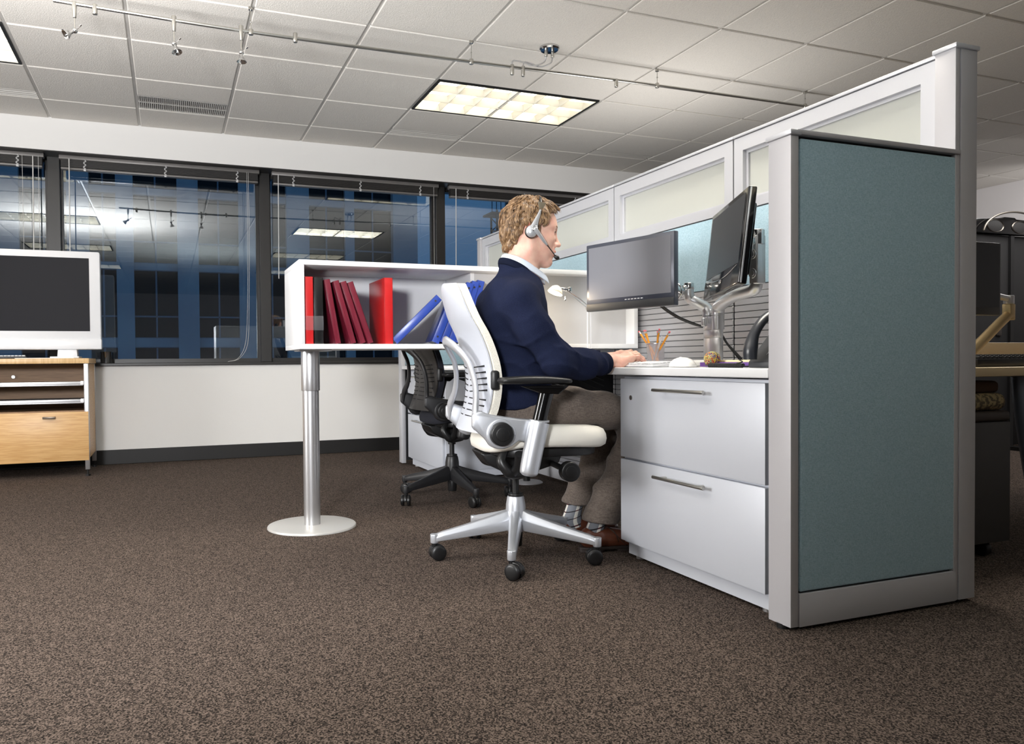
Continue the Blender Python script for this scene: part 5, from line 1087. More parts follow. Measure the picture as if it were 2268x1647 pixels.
def f_trousers(P):
    Q = scy(P, YC, 1.40)
    d = chain(Q, [((1.268, YC, 0.595), 0.104), ((1.285, YC, 0.555), 0.112)], 0.02)
    for hy, ky, ay, hem in ((2.590, 2.575, 2.612, (1.600, 0.115)), (2.745, 2.785, 2.815, (1.622, 0.150))):
        l = chain(P, [((1.31, hy, 0.575), 0.092), ((1.45, (hy+ky)/2, 0.572), 0.083), ((1.60, ky, 0.560), 0.071), ((1.735, ky, 0.535), 0.064), ((1.755, ky, 0.490), 0.062), ((1.715, (ky+ay)/2, 0.35), 0.062), ((1.660, ay, 0.22), 0.066), ((hem[0]+0.005, ay, hem[1]), 0.072)], 0.03)
        l = smax(l, hem[1]-0.10*(P[..., 0]-hem[0])*1.0-P[..., 2], 0.006)
        l = smax(l, -cap(P, (hem[0], ay, hem[1]-0.06), (hem[0]+0.008, ay, hem[1]+0.012), 0.062, 0.046), 0.006)
        l = l+wr(P, (1.72, ky, 0.47), 0.09, (0.5, 0, 0.85), 75, 0.0067)+wr(P, (1.66, ay, 0.27), 0.12, (0.4, 0.2, 0.9), 48, 0.0075, 0.8)
        d = smin(d, l, 0.03)
    d = d+wr(P, (1.33, 2.55, 0.60), 0.09, (0.7, 0.1, 0.7), 70, 0.0075)+wr(P, (1.42, 2.55, 0.62), 0.08, (0.9, 0.0, 0.4), 60, 0.0045)
    d = smax(d, np.minimum(0.508-P[..., 2]-10*np.clip(P[..., 0]-1.56, 0, 1), P[..., 2]-0.42), 0.012)   # flattened on the seat
    return d
# ---- head, in its own frame (x forward, y to his left, z up)
HS = 1.04; HO = Vector((1.334, YC, 1.256)); HM = Tr(*HO) @ Rz(math.radians(-17)) @ Ry(math.radians(8)) @ Matrix.Scale(HS, 4)
HMn = np.array(HM); HMi = np.array(HM.inverted())
def to_head(P): return P @ HMi[:3, :3].T+HMi[:3, 3]
def f_head_local(p):
    a = np.abs(p[..., 1]); q = p.copy(); q[..., 1] = a
    d = ell(p, (-0.012, 0, 0.030), (0.098, 0.075, 0.092))
    d = smin(d, ell(p, (0.030, 0, 0.025), (0.063, 0.062, 0.075)), 0.03)             # forehead
    d = smin(d, ell(p, (0.038, 0, -0.035), (0.050, 0.050, 0.062)), 0.03)            # mid face
    d = smin(d, ell(q, (0.052, 0.034, -0.022), (0.030, 0.026, 0.026)), 0.02)        # cheekbones
    d = smin(d, ell(q, (0.045, 0.030, -0.060), (0.036, 0.024, 0.030)), 0.02)
    d = smin(d, cap(q, (0.068, 0.010, -0.094), (0.000, 0.052, -0.062), 0.022, 0.022), 0.022)   # jaw line
    d = smin(d, cap(q, (0.000, 0.052, -0.062), (-0.012, 0.056, -0.012), 0.021, 0.020), 0.02)
    d = smin(d, ell(p, (0.073, 0, -0.100), (0.022, 0.022, 0.018)), 0.015)           # chin
    d = smin(d, cap(q, (0.0780, 0.008, 0.030), (0.0640, 0.040, 0.029), 0.0115, 0.0100), 0.014)      # brow ridge
    d = smax(d, -ell(q, (0.103, 0.032, 0.009), (0.0200, 0.0175, 0.0125)), 0.012)      # eye sockets
    d = smin(d, cap(p, (0.0835, 0, 0.018), (0.1055, 0, -0.021), 0.0065, 0.0085), 0.010)           # nose bridge
    d = smin(d, ell(p, (0.1085, 0, -0.0275), (0.0120, 0.0100, 0.0092)), 0.007)        # tip
    d = smin(d, ell(q, (0.0975, 0.0105, -0.0310), (0.0110, 0.0068, 0.0078)), 0.006)   # nostril wings
    d = smax(d, -ell(q, (0.1020, 0.0065, -0.0400), (0.006, 0.0032, 0.0042)), 0.003)
    d = smin(d, ell(p, (0.083, 0, -0.060), (0.018, 0.028, 0.022)), 0.014)           # muzzle
    ww = 0.020-p[..., 1]**2*22
    d = smin(d, ell(q, (0.0965-0.0, 0.006, -0.0565), (0.0075, 0.016, 0.0048)), 0.005)    # upper lip
    d = smin(d, ell(p, (0.0945, 0, -0.0695), (0.0080, 0.017, 0.0055)), 0.005)            # lower lip
    d = smax(d, -ell(p, (0.1035, 0, -0.0630), (0.013, 0.022, 0.0030)), 0.003)            # parted mouth
    d = smin(d, smax(ell(q, (0.0745, 0.031, 0.0105), (0.0131, 0.0150, 0.0131)), -ell(q, (0.0900, 0.0315, 0.0100), (0.0125, 0.0128, 0.0046)), 0.0015), 0.005)  # upper lid
    # ear
    e = q-np.array((-0.014, 0.0775, 0.002)); ca, sa = math.cos(0.25), math.sin(0.25)
    ex = e[..., 0]*ca+e[..., 2]*sa; ez = -e[..., 0]*sa+e[..., 2]*ca; ey = e[..., 1]-0.35*(-ex)*0.6
    E3 = np.stack([ex, ey, ez], -1)
    ear = smax(ell(E3, (0, 0, 0), (0.0185, 0.0075, 0.031)), -ell(E3, (0.002, 0.008, 0.004), (0.0115, 0.0065, 0.021)), 0.004)
    ear = smin(ear, ell(E3, (0.010, 0.001, -0.004), (0.006, 0.005, 0.009)), 0.003)
    d = smin(d, ear, 0.006); return d
def f_neck(P):
    d = chain(P, [((1.310, YC, 1.215), 0.060), ((1.305, YC, 1.155), 0.0595), ((1.292, YC, 1.09), 0.064), ((1.275, YC, 1.02), 0.075)], 0.02)
    d = smin(d, cap(P, (1.352, YC, 1.135), (1.342, YC, 1.105), 0.010, 0.009), 0.020)
    return d
def f_head(P): return smin(f_head_local(to_head(P))*HS, f_neck(P), 0.022)
def f_inner(P):                                          # the body inside the clothes
    Q = scy(P, YC, 1.4)
    d = chain(Q, [((1.275, YC, 0.60), 0.085), ((1.25, YC, 0.83), 0.095), ((1.250, YC, 0.94), 0.095), ((1.285, YC, 1.03), 0.055)], 0.05)
    for S_, E_, C_ in ((R_SH, R_EL, R_CF), (L_SH, L_EL, L_CF)): d = smin(d, chain(P, [(S_, 0.045), (E_, 0.036), (C_, 0.024)], 0.02), 0.02)
    for hy, ky, ay, az in ((2.590, 2.575, 2.612, 0.07), (2.745, 2.785, 2.815, 0.09)): d = smin(d, chain(P, [((1.31, hy, 0.580), 0.065), ((1.45, (hy+ky)/2, 0.572), 0.058), ((1.60, ky, 0.560), 0.048), ((1.735, ky, 0.530), 0.040), ((1.745, ky, 0.490), 0.040), ((1.712, (ky+ay)/2, 0.35), 0.036), ((1.655, ay, 0.22), 0.030), ((1.610, ay, 0.15), 0.026), ((1.580, ay, az), 0.024)], 0.02), 0.02)
    return d
def hand_pts(Wp, fwd, side, spec):
    """spec: per finger (knuckle fwd, side, z), (pip), (dip), (tip) offsets from the wrist; side>0 is towards the thumb"""
    F_ = np.array((math.cos(fwd), math.sin(fwd), 0)); L_ = np.array((-math.sin(fwd), math.cos(fwd), 0))*side; U_ = np.array((0, 0, 1.0)); W0 = np.array(Wp)
    return [[W0+F_*a+L_*b+U_*c for a, b, c in fg] for fg in spec]
HSPEC = [  # index, middle, ring, little, thumb
    [(0.082, 0.026, 0.022), (0.120, 0.030, 0.024), (0.142, 0.031, 0.008), (0.158, 0.031, -0.006)],
    [(0.086, 0.006, 0.026), (0.128, 0.007, 0.032), (0.153, 0.007, 0.014), (0.168, 0.006, -0.004)],
    [(0.080, -0.014, 0.023), (0.118, -0.018, 0.025), (0.141, -0.020, 0.010), (0.156, -0.021, -0.005)],
    [(0.070, -0.032, 0.014), (0.100, -0.039, 0.016), (0.118, -0.042, 0.004), (0.131, -0.043, -0.006)],
    [(0.028, 0.024, 0.000), (0.060, 0.046, -0.002), (0.088, 0.050, -0.006), (0.104, 0.046, -0.009)]]
FR = [(0.0100, 0.0088, 0.0078, 0.0066), (0.0102, 0.0090, 0.0080, 0.0067), (0.0098, 0.0086, 0.0076, 0.0064), (0.0090, 0.0078, 0.0068, 0.0058), (0.0125, 0.0108, 0.0098, 0.0076)]
HANDS = {'R': (((1.612, 2.530, 0.754), math.radians(8), 1), (1.50, 2.478, 0.748)), 'L': (((1.700, 2.752, 0.762), math.radians(-14), -1), (1.60, 2.805, 0.758))}
def f_hand(P, key):
    (Wp, fw, sd), fore = HANDS[key]; G = hand_pts(Wp, fw, sd, HSPEC); W0 = np.array(Wp)
    F_ = np.array((math.cos(fw), math.sin(fw), 0))
    d = cap(P, fore, Wp, 0.031, 0.026)
    palm = None
    for i in range(4):
        e = cap(P, W0+(G[i][0]-W0)*0.10, G[i][0]-np.array((0, 0, 0.003)), 0.019-0.001*i, 0.0120); palm = e if palm is None else smin(palm, e, 0.014)
    d = smin(d, palm, 0.016)
    d = smin(d, cap(P, W0+F_*0.018, (G[4][0]+G[4][1])/2, 0.020, 0.0140), 0.014)
    d = smin(d, cap(P, W0+F_*0.030+(G[3][0]-G[1][0])*0.6-np.array((0, 0, 0.006)), (G[3][0])-np.array((0, 0, 0.008)), 0.0165, 0.0125), 0.014)
    for i in range(5):
        for j in range(4): pass
        fg = chain(P, list(zip(G[i], FR[i])), 0.0035)
        for j in (1, 2): fg = smin(fg, np.linalg.norm(P-G[i][j], axis=-1)-FR[i][j]*1.08, 0.004)
        d = smin(d, fg, 0.007)
    for i in range(4): d = smin(d, np.linalg.norm(P-(G[i][0]+np.array((0, 0, 0.001))), axis=-1)-0.0118, 0.008)
    return d
def m_skin():
    m, nt, b, out = nmat('skin'); L = nt.links; tc = nt.nodes.new('ShaderNodeTexCoord')
    n = nt.nodes.new('ShaderNodeTexNoise'); n.inputs['Scale'].default_value = 26; n.inputs['Detail'].default_value = 4; L.new(tc.outputs['Object'], n.inputs['Vector'])
    r = nt.nodes.new('ShaderNodeValToRGB'); r.color_ramp.elements[0].position = 0.35; r.color_ramp.elements[0].color = (*lin((228, 188, 168)), 1); r.color_ramp.elements[1].position = 0.68; r.color_ramp.elements[1].color = (*lin((216, 164, 147)), 1)
    L.new(n.outputs['Fac'], r.inputs[0]); L.new(r.outputs[0], b.inputs['Base Color'])
    b.inputs['Roughness'].default_value = 0.48; b.inputs['Specular IOR Level'].default_value = 0.4
    b.inputs['Subsurface Weight'].default_value = 0.18; b.inputs['Subsurface Radius'].default_value = (1, 0.35, 0.2); b.inputs['Subsurface Scale'].default_value = 0.008
    n2 = nt.nodes.new('ShaderNodeTexNoise'); n2.inputs['Scale'].default_value = 420; L.new(tc.outputs['Object'], n2.inputs['Vector'])
    bp = nt.nodes.new('ShaderNodeBump'); bp.inputs['Strength'].default_value = 0.12; bp.inputs['Distance'].default_value = 0.001; L.new(n2.outputs['Fac'], bp.inputs['Height']); L.new(bp.outputs[0], b.inputs['Normal']); return m
M_SKIN = m_skin(); M_LIP = mat('lips', (206, 136, 122), 0.42, sss=0.1); M_EARR = mat('ear_red_skin', (222, 140, 124), 0.5, sss=0.2); M_STUB = mat('stubble_skin', (208, 158, 138), 0.6, sss=0.1)
PERSON = thing('person', 'seated man in navy cardigan and grey-brown checked trousers, typing, seen in profile', 'person', (1.33, YC, 0))
parts_v, parts_f, parts_m, off = [], [], [], 0
def add_part(V, F, mi):
    global off
    parts_v.append(V); parts_f.append(np.asarray(F)+off); parts_m.append(mi); off += len(V)
V, F = surface_nets(f_head, (1.19, 2.565, 0.985), (1.50, 2.775, 1.405), 0.0024); V = relax(V, F, 2, 0.4)
cen = V[F].mean(axis=1); hl = to_head(cen); mi = np.zeros(len(F), int)
q_ = np.abs(hl[:, 1])
mi[(hl[:, 0] > 0.085) & (q_ < 0.022) & (hl[:, 2] < -0.0505) & (hl[:, 2] > -0.0765) & (hl[:, 0] > 0.0905-0.4*q_)] = 1
mi[(q_ > 0.080) & (np.abs(hl[:, 0]+0.014) < 0.035) & (np.abs(hl[:, 2]-0.012) < 0.034)] = 2
add_part(V, F, mi)
V, F = surface_nets(f_inner, (1.10, 2.33, 0.02), (1.86, 3.02, 1.13), 0.012); add_part(V, F, np.zeros(len(F), int))
for key, lo, hi in (('R', (1.47, 2.42, 0.715), (1.80, 2.63, 0.82)), ('L', (1.55, 2.62, 0.715), (1.87, 2.86, 0.83))):
    V, F = surface_nets(lambda P: f_hand(P, key), lo, hi, 0.0019); V = relax(V, F, 1, 0.35); add_part(V, F, np.zeros(len(F), int))
o = obj_vf('body', np.concatenate(parts_v), np.concatenate(parts_f), [M_SKIN, M_LIP, M_EARR], PERSON, 180)
o.data.polygons.foreach_set('material_index', np.concatenate(parts_m).astype(np.int32))
# nails
bm = B()
for key in ('R', 'L'):
    (Wp, fw, sd), _ = HANDS[key]; G = hand_pts(Wp, fw, sd, HSPEC)
    for i in range(5):
        a, b = Vector(G[i][2]), Vector(G[i][3]); d = (b-a).normalized(); up = Vector((0, 0, 1)); nrm = (up-d*d.dot(up)).normalized(); sd_ = d.cross(nrm); r = FR[i][3]
        M = Matrix((( d.x, sd_.x, nrm.x, 0), (d.y, sd_.y, nrm.y, 0), (d.z, sd_.z, nrm.z, 0), (0, 0, 0, 1)))
        M.translation = b+nrm*(r*0.62)+d*(r*0.15); t_ = B(); sph(t_, (0, 0, 0), 1, 8, sc=(r*0.85, r*0.72, r*0.42)); t_.transform(M); merge(bm, t_)
obj('fingernails', bm, mat('nail', (232, 188, 172), 0.3), PERSON, 180)
# eyes and brows
for s in (-1, 1):
    bm = B(); t_ = B(); sph(t_, (0, 0, 0), 0.0118, 14)
    for f in t_.faces:
        c_ = f.calc_center_median(); d_ = c_.normalized()
        f.material_index = 2 if d_.dot(Vector((0.985, 0, -0.17))) > 0.975 else (1 if d_.dot(Vector((0.985, 0, -0.17))) > 0.88 else 0)
    t_.transform(HM @ Tr(0.0740, s*0.031, 0.0105)); me_ = bpy.data.meshes.new('t'); t_.to_mesh(me_); t_.free(); bm.from_mesh(me_)
    obj('eye', bm, [mat('eye_white', (226, 222, 216), 0.2) if 'eye_white' not in bpy.data.materials else bpy.data.materials['eye_white'], mat('iris', (80, 96, 110), 0.15) if 'iris' not in bpy.data.materials else bpy.data.materials['iris'], M_BLACKG], PERSON, 180)
M_HAIR = None
for s in (-1, 1):
    bm = B(); tube(bm, [tuple(HM @ Vector(v)) for v in ((0.0865, s*0.0205, 0.0120), (0.0885, s*0.031, 0.0152), (0.0830, s*0.0405, 0.0132), (0.0770, s*0.0455, 0.0100))], 0.0011, 6, 5); obj('eyelashes', bm, mat('lash_brown', (60, 42, 34), 0.6) if 'lash_brown' not in bpy.data.materials else bpy.data.materials['lash_brown'], PERSON, 180)
# clothes
V, F = surface_nets(f_sweater_all, (1.06, 2.33, 0.50), (1.70, 3.02, 1.16), 0.0048); V = relax(V, F, 2, 0.5); obj_vf('cardigan', V, F, M_NAVY, PERSON, 180)
V, F = surface_nets(f_trousers, (1.10, 2.44, 0.08), (1.86, 2.90, 0.72), 0.0046); V = relax(V, F, 2, 0.5); obj_vf('trousers', V, F, M_TROU, PERSON, 180)
# neck rib of the cardigan and shirt collar: bands around the neck
def neck_band(r0, r1, zb, zf, h0, h1, front, dz=0.0, th=0.003, n=60, cx=1.292, sx=1.0, xf=0.0):
    vs = []; fs = []
    for i in range(n):
        a = -front+(2*PI-2*(PI-front)) if False else (PI-front)+(2*front)*i/(n-1)      # runs round the back from one front edge to the other
        u = (1-math.cos(a))/2                       # 0 at the front, 1 at the back
        z = zf+(zb-zf)*u**0.8; h = h1+(h0-h1)*u; ext = 1+0.55*(1-u)**3
        for k, (r, zz) in enumerate(((r0*1.04, z), (r0, z+h*0.5), (r1, z+h))):
            vs.append((cx+r*math.cos(a)*sx*ext+xf*(1-u), YC+r*math.sin(a)*(1.05-0.25*(1-u)**2), zz+dz))
        if i: b = 3*(i-1); fs += [(b, b+1, b+4, b+3), (b+1, b+2, b+5, b+4)]
    return vs, fs
vs, fs = neck_band(0.0705, 0.0650, 1.140, 1.055, 0.032, 0.034, 2.90, cx=1.285, xf=0.012); o = obj_vf('shirt_collar', vs, fs, mat('pale_blue_cotton', (214, 224, 238), 0.7, bump=(60, 0.15, 0.002)), PERSON, 180); md = o.modifiers.new('s', 'SOLIDIFY'); md.thickness = 0.0035
md = o.modifiers.new('u', 'SUBSURF'); md.levels = md.render_levels = 1
bm = B(); pts = []
for a in np.linspace(PI-2.85, PI+2.85, 40):
    u = (1-math.cos(a))/2; ext = 1+0.16*(1-u)**2; x = 1.283+0.0765*math.cos(a)*ext; z = 1.139-0.62*(x-1.215)-0.75*max(0, x-1.33)
    pts.append((x, YC+0.0765*math.sin(a)*(1.02-0.25*(1-u)**2), z))
tube(bm, pts, 0.0100, 10, 3, flat=(0.5, 1.35)); obj('neck_rib', bm, M_NAVYR, PERSON, 180)
for c_, r_, th in ((R_CF, 0.043, math.radians(19)), (L_CF, 0.041, math.radians(-30))):
    d = Vector((math.cos(th), math.sin(th), 0)); q = Vector((0, 0, 1)).rotation_difference(d).to_matrix().to_4x4()
    bm = B(); lathe(bm, [(r_-0.004, -0.020), (r_+0.001, -0.016), (r_+0.0015, 0.006), (r_-0.001, 0.012), (r_-0.005, 0.010), (r_-0.006, -0.004)], (c_[0], c_[1], c_[2]), 36, M=q); obj('cuff', bm, M_NAVYR, PERSON, 180)
# socks (tartan rings and stripes) and shoes
M_SOCK = [mat('sock_grey', (128, 131, 138), 0.9), mat('sock_white', (232, 228, 218), 0.9), mat('sock_black', (34, 32, 36), 0.9), mat('sock_burgundy', (82, 26, 34), 0.9)]
def sock(pts, rad):
    q = smooth_path(np.column_stack([pts, rad]), 12); n = 32; bm = B(); rings = []
    for i in range(len(q)): rings.append([bm.verts.new((q[i, 0]+q[i, 3]*1.12*math.cos(a), q[i, 1]+q[i, 3]*0.86*math.sin(a), q[i, 2]+0.25*q[i, 3]*math.cos(a))) for a in np.linspace(0, 2*PI, n, endpoint=False)])
    for i in range(len(q)-1):
        zz = (q[i, 2]+q[i+1, 2])/2; dark = ((zz*1000) % 31) < 5.0
        for j in range(n):
            f = bm.faces.new((rings[i][j], rings[i][(j+1) % n], rings[i+1][(j+1) % n], rings[i+1][j])); ws = (j+1) % 8 < 2
            f.material_index = (3 if ws else 2) if dark else (1 if ws else 0)
    bmesh.ops.recalc_face_normals(bm, faces=bm.faces); return obj('sock', bm, M_SOCK, PERSON, 180)
sock([(1.625, 2.612, 0.20), (1.608, 2.612, 0.150), (1.590, 2.612, 0.105), (1.575, 2.612, 0.070), (1.585, 2.612, 0.042)], [0.036, 0.036, 0.037, 0.041, 0.044])
sock([(1.640, 2.815, 0.24), (1.622, 2.815, 0.18), (1.602, 2.815, 0.125), (1.590, 2.815, 0.085), (1.600, 2.815, 0.055)], [0.036, 0.036, 0.037, 0.041, 0.044])
M_LEATH = mat('brown_leather', (104, 58, 40), 0.32, spec=0.5, coat=0.2, bump=(45, 0.2, 0.002)); M_SOLE = mat('dark_sole', (44, 34, 30), 0.6); M_LACE = mat('brown_lace', (60, 44, 38), 0.7)
def shoe(ox, oy, yaw, zl):
    M = np.array(Tr(ox, oy, 0) @ Rz(yaw)); Mi = np.array(Matrix(M.tolist()).inverted())
    def L_(P): return P @ Mi[:3, :3].T+Mi[:3, 3]
    def f(P):
        p = L_(P)
        d = ell(p, (0.045, 0, 0.055), (0.052, 0.034, 0.045)); d = smin(d, ell(p, (0.13, 0, 0.046), (0.085, 0.040, 0.034)), 0.03); d = smin(d, ell(p, (0.225, -0.004, 0.036), (0.068, 0.043, 0.024)), 0.03)
        d = smin(d, cap(p, (0.085, 0, 0.060), (0.15, 0, 0.052), 0.036, 0.030), 0.02)
        d = smax(d, 0.020-p[..., 2], 0.003); d = smax(d, -cap(p, (0.058, 0, 0.098), (0.085, 0, 0.105), 0.032, 0.026), 0.005)
        return d+0.0008*np.sin(p[..., 0]*240)*np.exp(-((p[..., 0]-0.19)/0.03)**2)
    V, F = surface_nets(f, (ox-0.06, oy-0.09, 0.0), (ox+0.33, oy+0.09, 0.125), 0.0034); V = relax(V, F, 1, 0.5); s = obj_vf('shoe', V, F, M_LEATH, PERSON, 180)
    bm = B(); pr = []
    for a in np.linspace(0, 2*PI, 40, endpoint=False):
        c, sn = math.cos(a), math.sin(a); x = 0.142+0.152*math.copysign(abs(c)**0.8, c); w = 0.036+0.010*math.exp(-((x-0.215)/0.06)**2)-0.004*math.exp(-((x-0.12)/0.04)**2); pr.append((x, w*math.copysign(abs(sn)**0.7, sn)))
    prism(bm, pr, 0.008, 0.021, 'z', bev=0.002); t_ = B(); prism(t_, [(x, y) for x, y in pr if x < 0.085], 0.0, 0.012, 'z', bev=0.001); merge(bm, t_); t_ = B(); prism(t_, [(x, y*0.98) for x, y in pr if x > 0.13], 0.0, 0.010, 'z', bev=0.001); merge(bm, t_)
    bm.transform(Matrix(M.tolist())); obj('sole', bm, M_SOLE, s, 60)
    bm = B()
    for k in range(4): x = 0.118+k*0.014; tube(bm, [(x, -0.022, 0.078-k*0.004), (x+0.004, 0, 0.090-k*0.006), (x, 0.022, 0.078-k*0.004)], 0.0018, 6, 4)
    tube(bm, [(0.115, -0.004, 0.092), (0.118, -0.035, 0.084), (0.150, -0.050, 0.048), (0.172, -0.052, 0.026)], 0.0016, 6, 5); tube(bm, [(0.118, -0.004, 0.092), (0.130, -0.036, 0.075), (0.140, -0.046, 0.040)], 0.0016, 6, 5)
    bm.transform(Matrix(M.tolist())); obj('lace', bm, M_LACE, s, 180)
shoe(1.520, 2.612, math.radians(-6), 0); shoe(1.535, 2.815, math.radians(4), 0)
# ------------------------------------------------------------ wavy hair grown on the skull
def m_hair():
    m, nt, b, out = nmat('sandy_brown_hair'); L = nt.links
    tc = nt.nodes.new('ShaderNodeTexCoord'); n = nt.nodes.new('ShaderNodeTexNoise'); n.inputs['Scale'].default_value = 90; n.inputs['Detail'].default_value = 3; L.new(tc.outputs['Object'], n.inputs['Vector'])
    r = nt.nodes.new('ShaderNodeValToRGB'); e = r.color_ramp.elements; e[0].position = 0.32; e[0].color = (*lin((80, 61, 44)), 1); e[1].position = 0.7; e[1].color = (*lin((166, 137, 104)), 1); k = e.new(0.5); k.color = (*lin((132, 102, 72)), 1)
    L.new(n.outputs['Fac'], r.inputs[0]); L.new(r.outputs[0], b.inputs['Base Color']); b.inputs['Roughness'].default_value = 0.38; b.inputs['Specular IOR Level'].default_value = 0.45; return m
M_HAIR = m_hair()
HL = ([0, 30, 46, 56, 66, 74, 80, 86, 91, 97, 104, 116, 130, 150, 180], [0.088, 0.084, 0.070, 0.046, 0.018, -0.014, -0.034, -0.030, 0.006, 0.030, 0.026, -0.024, -0.056, -0.078, -0.084])
def hairline(az):
    """lowest hair height (head frame) by azimuth |az| from the front in degrees"""
    return float(np.interp(abs(az), *HL))
def skull_r(d):
    """distance from (−0.010,0,0.020) to the head surface along unit d, by bisection on the head field"""
    lo, hi = np.full(len(d), 0.02), np.full(len(d), 0.16); C0 = np.array((-0.010, 0, 0.020))
    for _ in range(14):
        mid = (lo+hi)/2; P = C0+d*mid[:, None]; P2 = P.copy(); 
        s = np.minimum(f_skull(P2), 1); ins = s < 0; lo = np.where(ins, mid, lo); hi = np.where(ins, hi, mid)
    return (lo+hi)/2
def f_skull(p):
    d = ell(p, (-0.012, 0, 0.030), (0.098, 0.075, 0.092)); d = smin(d, ell(p, (0.030, 0, 0.025), (0.063, 0.062, 0.075)), 0.03)
    d = smin(d, cap(p, (-0.045, 0, -0.03), (-0.046, 0, -0.10), 0.046, 0.043), 0.03); return d
def sph_dir(az, el): az, el = np.radians(az), np.radians(el); return np.stack([np.cos(el)*np.cos(az), np.cos(el)*np.sin(az), np.sin(el)], -1)
# undercoat
def f_hair(P):
    p = to_head(P); r = p-np.array((-0.010, 0, 0.020)); az = np.degrees(np.arctan2(r[..., 1], r[..., 0])); hl_ = np.interp(np.abs(az), *HL)+0.004+0.005*np.sin(az*0.35)
    n1 = 0.0022*np.sin(p[..., 0]*150+3*np.sin(p[..., 2]*90))*np.sin(p[..., 2]*120+p[..., 1]*90)
    d = f_skull(p)-0.0095-0.004*np.clip((p[..., 2]-0.06)/0.06, 0, 1)-n1
    d = smax(d, (hl_-p[..., 2])*0.9, 0.008); return d*HS
V, F = surface_nets(f_hair, (1.19, 2.565, 1.09), (1.50, 2.775, 1.42), 0.0030); V = relax(V, F, 1, 0.5)
hv, hf = [V], [F]; hoff = len(V)
ring6 = np.array([(math.cos(a), math.sin(a)) for a in np.linspace(0, 2*PI, 5, endpoint=False)])
def lock(az0, el0, az1, el1, r0, amp, wl, lift, nseg=20, flick=0.0, ph=None):
    global hoff
    t = np.linspace(0, 1, nseg); az = az0+(az1-az0)*t; el = el0+(el1-el0)*t**0.95
    ph = RNG.random()*6.28 if ph is None else ph
    az = az+np.degrees(amp/0.10)*np.sin(t*wl+ph)*np.minimum(1, t*3)/np.maximum(0.35, np.cos(np.radians(el)))
    d = sph_dir(az, el); R0 = skull_r(d)
    rr = R0+0.006+lift*np.sin(np.clip(t*1.15, 0, 1)*PI*0.75)+0.45*amp*np.cos(t*wl+ph)*np.minimum(1, t*3)+flick*t**3
    p = np.array((-0.010, 0, 0.020))+d*rr[:, None]
    T = np.gradient(p, axis=0); T /= np.linalg.norm(T, axis=1)[:, None]; N = d-T*np.sum(d*T, 1)[:, None]; N /= np.linalg.norm(N, axis=1)[:, None]+1e-9; Bn = np.cross(T, N)
    rad = r0*np.clip(np.minimum(0.45+t*3, (1-t)**0.6*1.25), 0.05, 1)
    P = p[:, None, :]+rad[:, None, None]*(ring6[None, :, 0, None]*Bn[:, None, :]*1.5+ring6[None, :, 1, None]*N[:, None, :]*0.8)
    P = P.reshape(-1, 3) @ HMn[:3, :3].T+HMn[:3, 3]; m = 5
    i = np.arange(nseg-1)[:, None]*m; j = np.arange(m)[None, :]; j2 = (j+1) % m
    Q = np.stack([i+j, i+j2, i+m+j2, i+m+j], -1).reshape(-1, 4)
    hv.append(P); hf.append(Q+hoff); hoff += len(P)
# clumps of wavy strands: every clump has one shape, its strands follow it closely
def clump(az, el_e, span, tw, amp, wl, lift, ph, n, width, flick, scale=1.0):
    sg = 1 if az >= 0 else -1; el_s = min(87, el_e+span)
    lock(az-tw, el_s, az, el_e, 0.0046*scale, amp, wl, lift, 20, flick=flick, ph=ph)
    for _ in range(int(n*1.6)):
        o1 = RNG.normal(0, width); o2 = RNG.normal(0, 2.5)
        lock(az-tw+o1*1.3, min(88, el_s+o2), az+o1*0.7, el_e+RNG.normal(0, 2.2), RNG.choice([0.0019, 0.0013, 0.0009])*scale, amp*RNG.uniform(0.85, 1.12), wl*RNG.uniform(0.96, 1.04), lift+RNG.uniform(-0.001, 0.0035), 20, flick=flick*RNG.uniform(0.6, 1.3), ph=ph+o1*0.05)
for row, (sfrac, cnt) in enumerate(((0.0, 44), (0.22, 40), (0.45, 34), (0.70, 26), (0.92, 14))):
    for k in range(cnt):
        a = -180+360*(k+RNG.uniform(0.1, 0.9))/cnt; aa = abs(a); zend = hairline(a); sg = 1 if a >= 0 else -1
        el_min = math.degrees(math.atan2(zend-0.020, 0.098 if aa > 60 else 0.086)); el_e = el_min+(80-el_min)*sfrac+RNG.uniform(-3, 3)
        low = el_e < -15
        clump(a, el_e, RNG.uniform(34, 50), RNG.uniform(3, 13)*sg*(-1 if aa < 60 else 1), RNG.uniform(0.0045, 0.0075)*(0.7 if low else 1), RNG.uniform(6.5, 9.0), (0.006 if low else 0.0105)*RNG.uniform(0.8, 1.15), a*0.055+row*1.3+RNG.uniform(-0.5, 0.5), 13, 2.6, (0.001 if low else 0.003)*RNG.uniform(-0.5, 1))
for k in range(16):                                       # loose curls of the fringe
    a = -58+k*7.6+RNG.uniform(-3, 3); el_e = math.degrees(math.atan2(hairline(a)-RNG.uniform(-0.002, 0.006)-0.020, 0.088))
    clump(a, el_e, 46, -a*0.35+8, RNG.uniform(0.005, 0.008), RNG.uniform(7, 9.5), 0.012, RNG.uniform(0, 6), 14, 2.4, RNG.uniform(0.004, 0.013), 0.85)
hair_o = obj_vf('hair', np.concatenate(hv), np.concatenate(hf), M_HAIR, PERSON, 180)
bm = B()
for s in (-1, 1): tube(bm, [tuple(HM @ Vector(v)) for v in ((0.0935, s*0.012, 0.029), (0.0925, s*0.024, 0.034), (0.082, s*0.040, 0.034), (0.070, s*0.049, 0.028))], [0.0025, 0.0036, 0.003, 0.0012], 8, 5, flat=(0.6, 1.1))
obj('eyebrows', bm, mat('brow_hair', (150, 112, 80), 0.7), PERSON, 180)

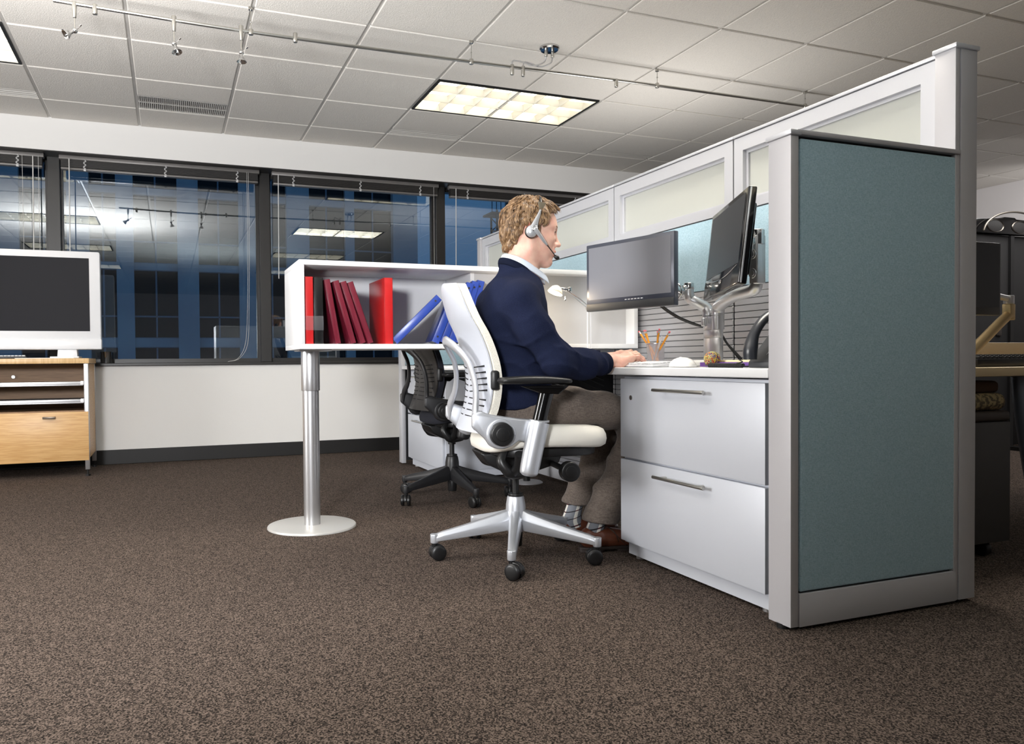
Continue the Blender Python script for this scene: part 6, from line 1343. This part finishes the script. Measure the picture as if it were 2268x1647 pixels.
# ------------------------------------------------------------ headset
H = thing('headset', 'silver telephone headset with thin boom microphone worn by the seated man', 'headset', (1.33, YC, 1.3))
def hp(x, y, z): return tuple(HM @ Vector((x, y, z)))
def hobj(n, bm, m, s=60): return obj(n, bm, m, H, s)
M_HS = mat('silver_headset', (188, 190, 193), 0.3, metal=0.5)
bm = B(); pts = []
for a in np.linspace(math.radians(24), math.radians(156), 24): pts.append((0.012, 0.0925*math.cos(a), 0.035+0.106*math.sin(a)))
tube(bm, [hp(*p) for p in pts], 0.0030, 8, 2, flat=(1.9, 0.6)); hobj('headband', bm, M_BLACKP, 180)
for s in (-1, 1):
    bm = B(); M = HM @ Tr(0.012, s*0.0885, 0.083) @ Rx(-s*0.22)
    t_ = B(); prism(t_, [(-0.0135, 0.020), (0.0165, 0.019), (0.007, -0.008), (0.001, -0.012), (-0.005, -0.008)], -0.0012, 0.0012, 'y', bev=0.0005); t_.transform(M); merge(bm, t_); hobj('temple_plate', bm, mat('smoky_clear_plate', (120, 112, 96), 0.15, alpha=0.8) if 'smoky_clear_plate' not in bpy.data.materials else bpy.data.materials['smoky_clear_plate'])
s = -1
bm = B(); tube(bm, [hp(0.012, s*0.091, 0.074), hp(0.009, s*0.094, 0.058), hp(0.002, s*0.097, 0.034), hp(-0.004, s*0.099, 0.010), hp(-0.008, s*0.099, -0.006)], [0.004, 0.0060, 0.0095, 0.0145, 0.0200], 18, 6, flat=(0.55, 1.0), up=(1, 0, 0.2)); hobj('ear_stalk', bm, M_HS, 180)
bm = B(); sph(bm, (0, 0, 0), 1, 14, sc=(0.0215, 0.0125, 0.0225)); bm.transform(HM @ Tr(-0.011, s*0.0990, -0.009)); hobj('ear_cup', bm, M_HS, 180)
bm = B(); sph(bm, (0, 0, 0), 1, 12, sc=(0.0225, 0.011, 0.0240)); bm.transform(HM @ Tr(-0.0125, s*0.0905, -0.010)); hobj('ear_cushion', bm, M_BLACKP, 180)
bm = B(); lathe(bm, [(0.008, 0), (0.0095, 0.0025), (0.011, 0)], n=28, M=HM @ Tr(-0.002, s*0.112, 0.0) @ Rx(-s*PI/2)); hobj('pivot_ring', bm, M_CHROME, 180)
bm = B(); tube(bm, [hp(-0.004, s*0.112, 0.001), hp(0.014, s*0.109, -0.016), hp(0.038, s*0.100, -0.038), hp(0.053, s*0.090, -0.049)], [0.0095, 0.0078, 0.0060, 0.0036], 14, 6, flat=(0.8, 1)); hobj('boom_base', bm, M_HS, 180)
bm = B(); tube(bm, [hp(0.050, s*0.092, -0.047), hp(0.072, s*0.074, -0.062), hp(0.094, s*0.056, -0.078)], 0.0019, 8, 6); hobj('boom', bm, M_BLACKP, 180)
bm = B(); sph(bm, (0, 0, 0), 1, 10, sc=(0.0115, 0.0082, 0.0082)); bm.transform(HM @ Tr(0.101, s*0.050, -0.082) @ Ry(0.4)); hobj('microphone', bm, M_BLACKP, 180)
bm = B(); sph(bm, (0, 0, 0), 1, 12, sc=(0.022, 0.010, 0.025)); bm.transform(HM @ Tr(-0.008, 0.088, 0.0)); hobj('ear_cushion', bm, M_BLACKP, 180)
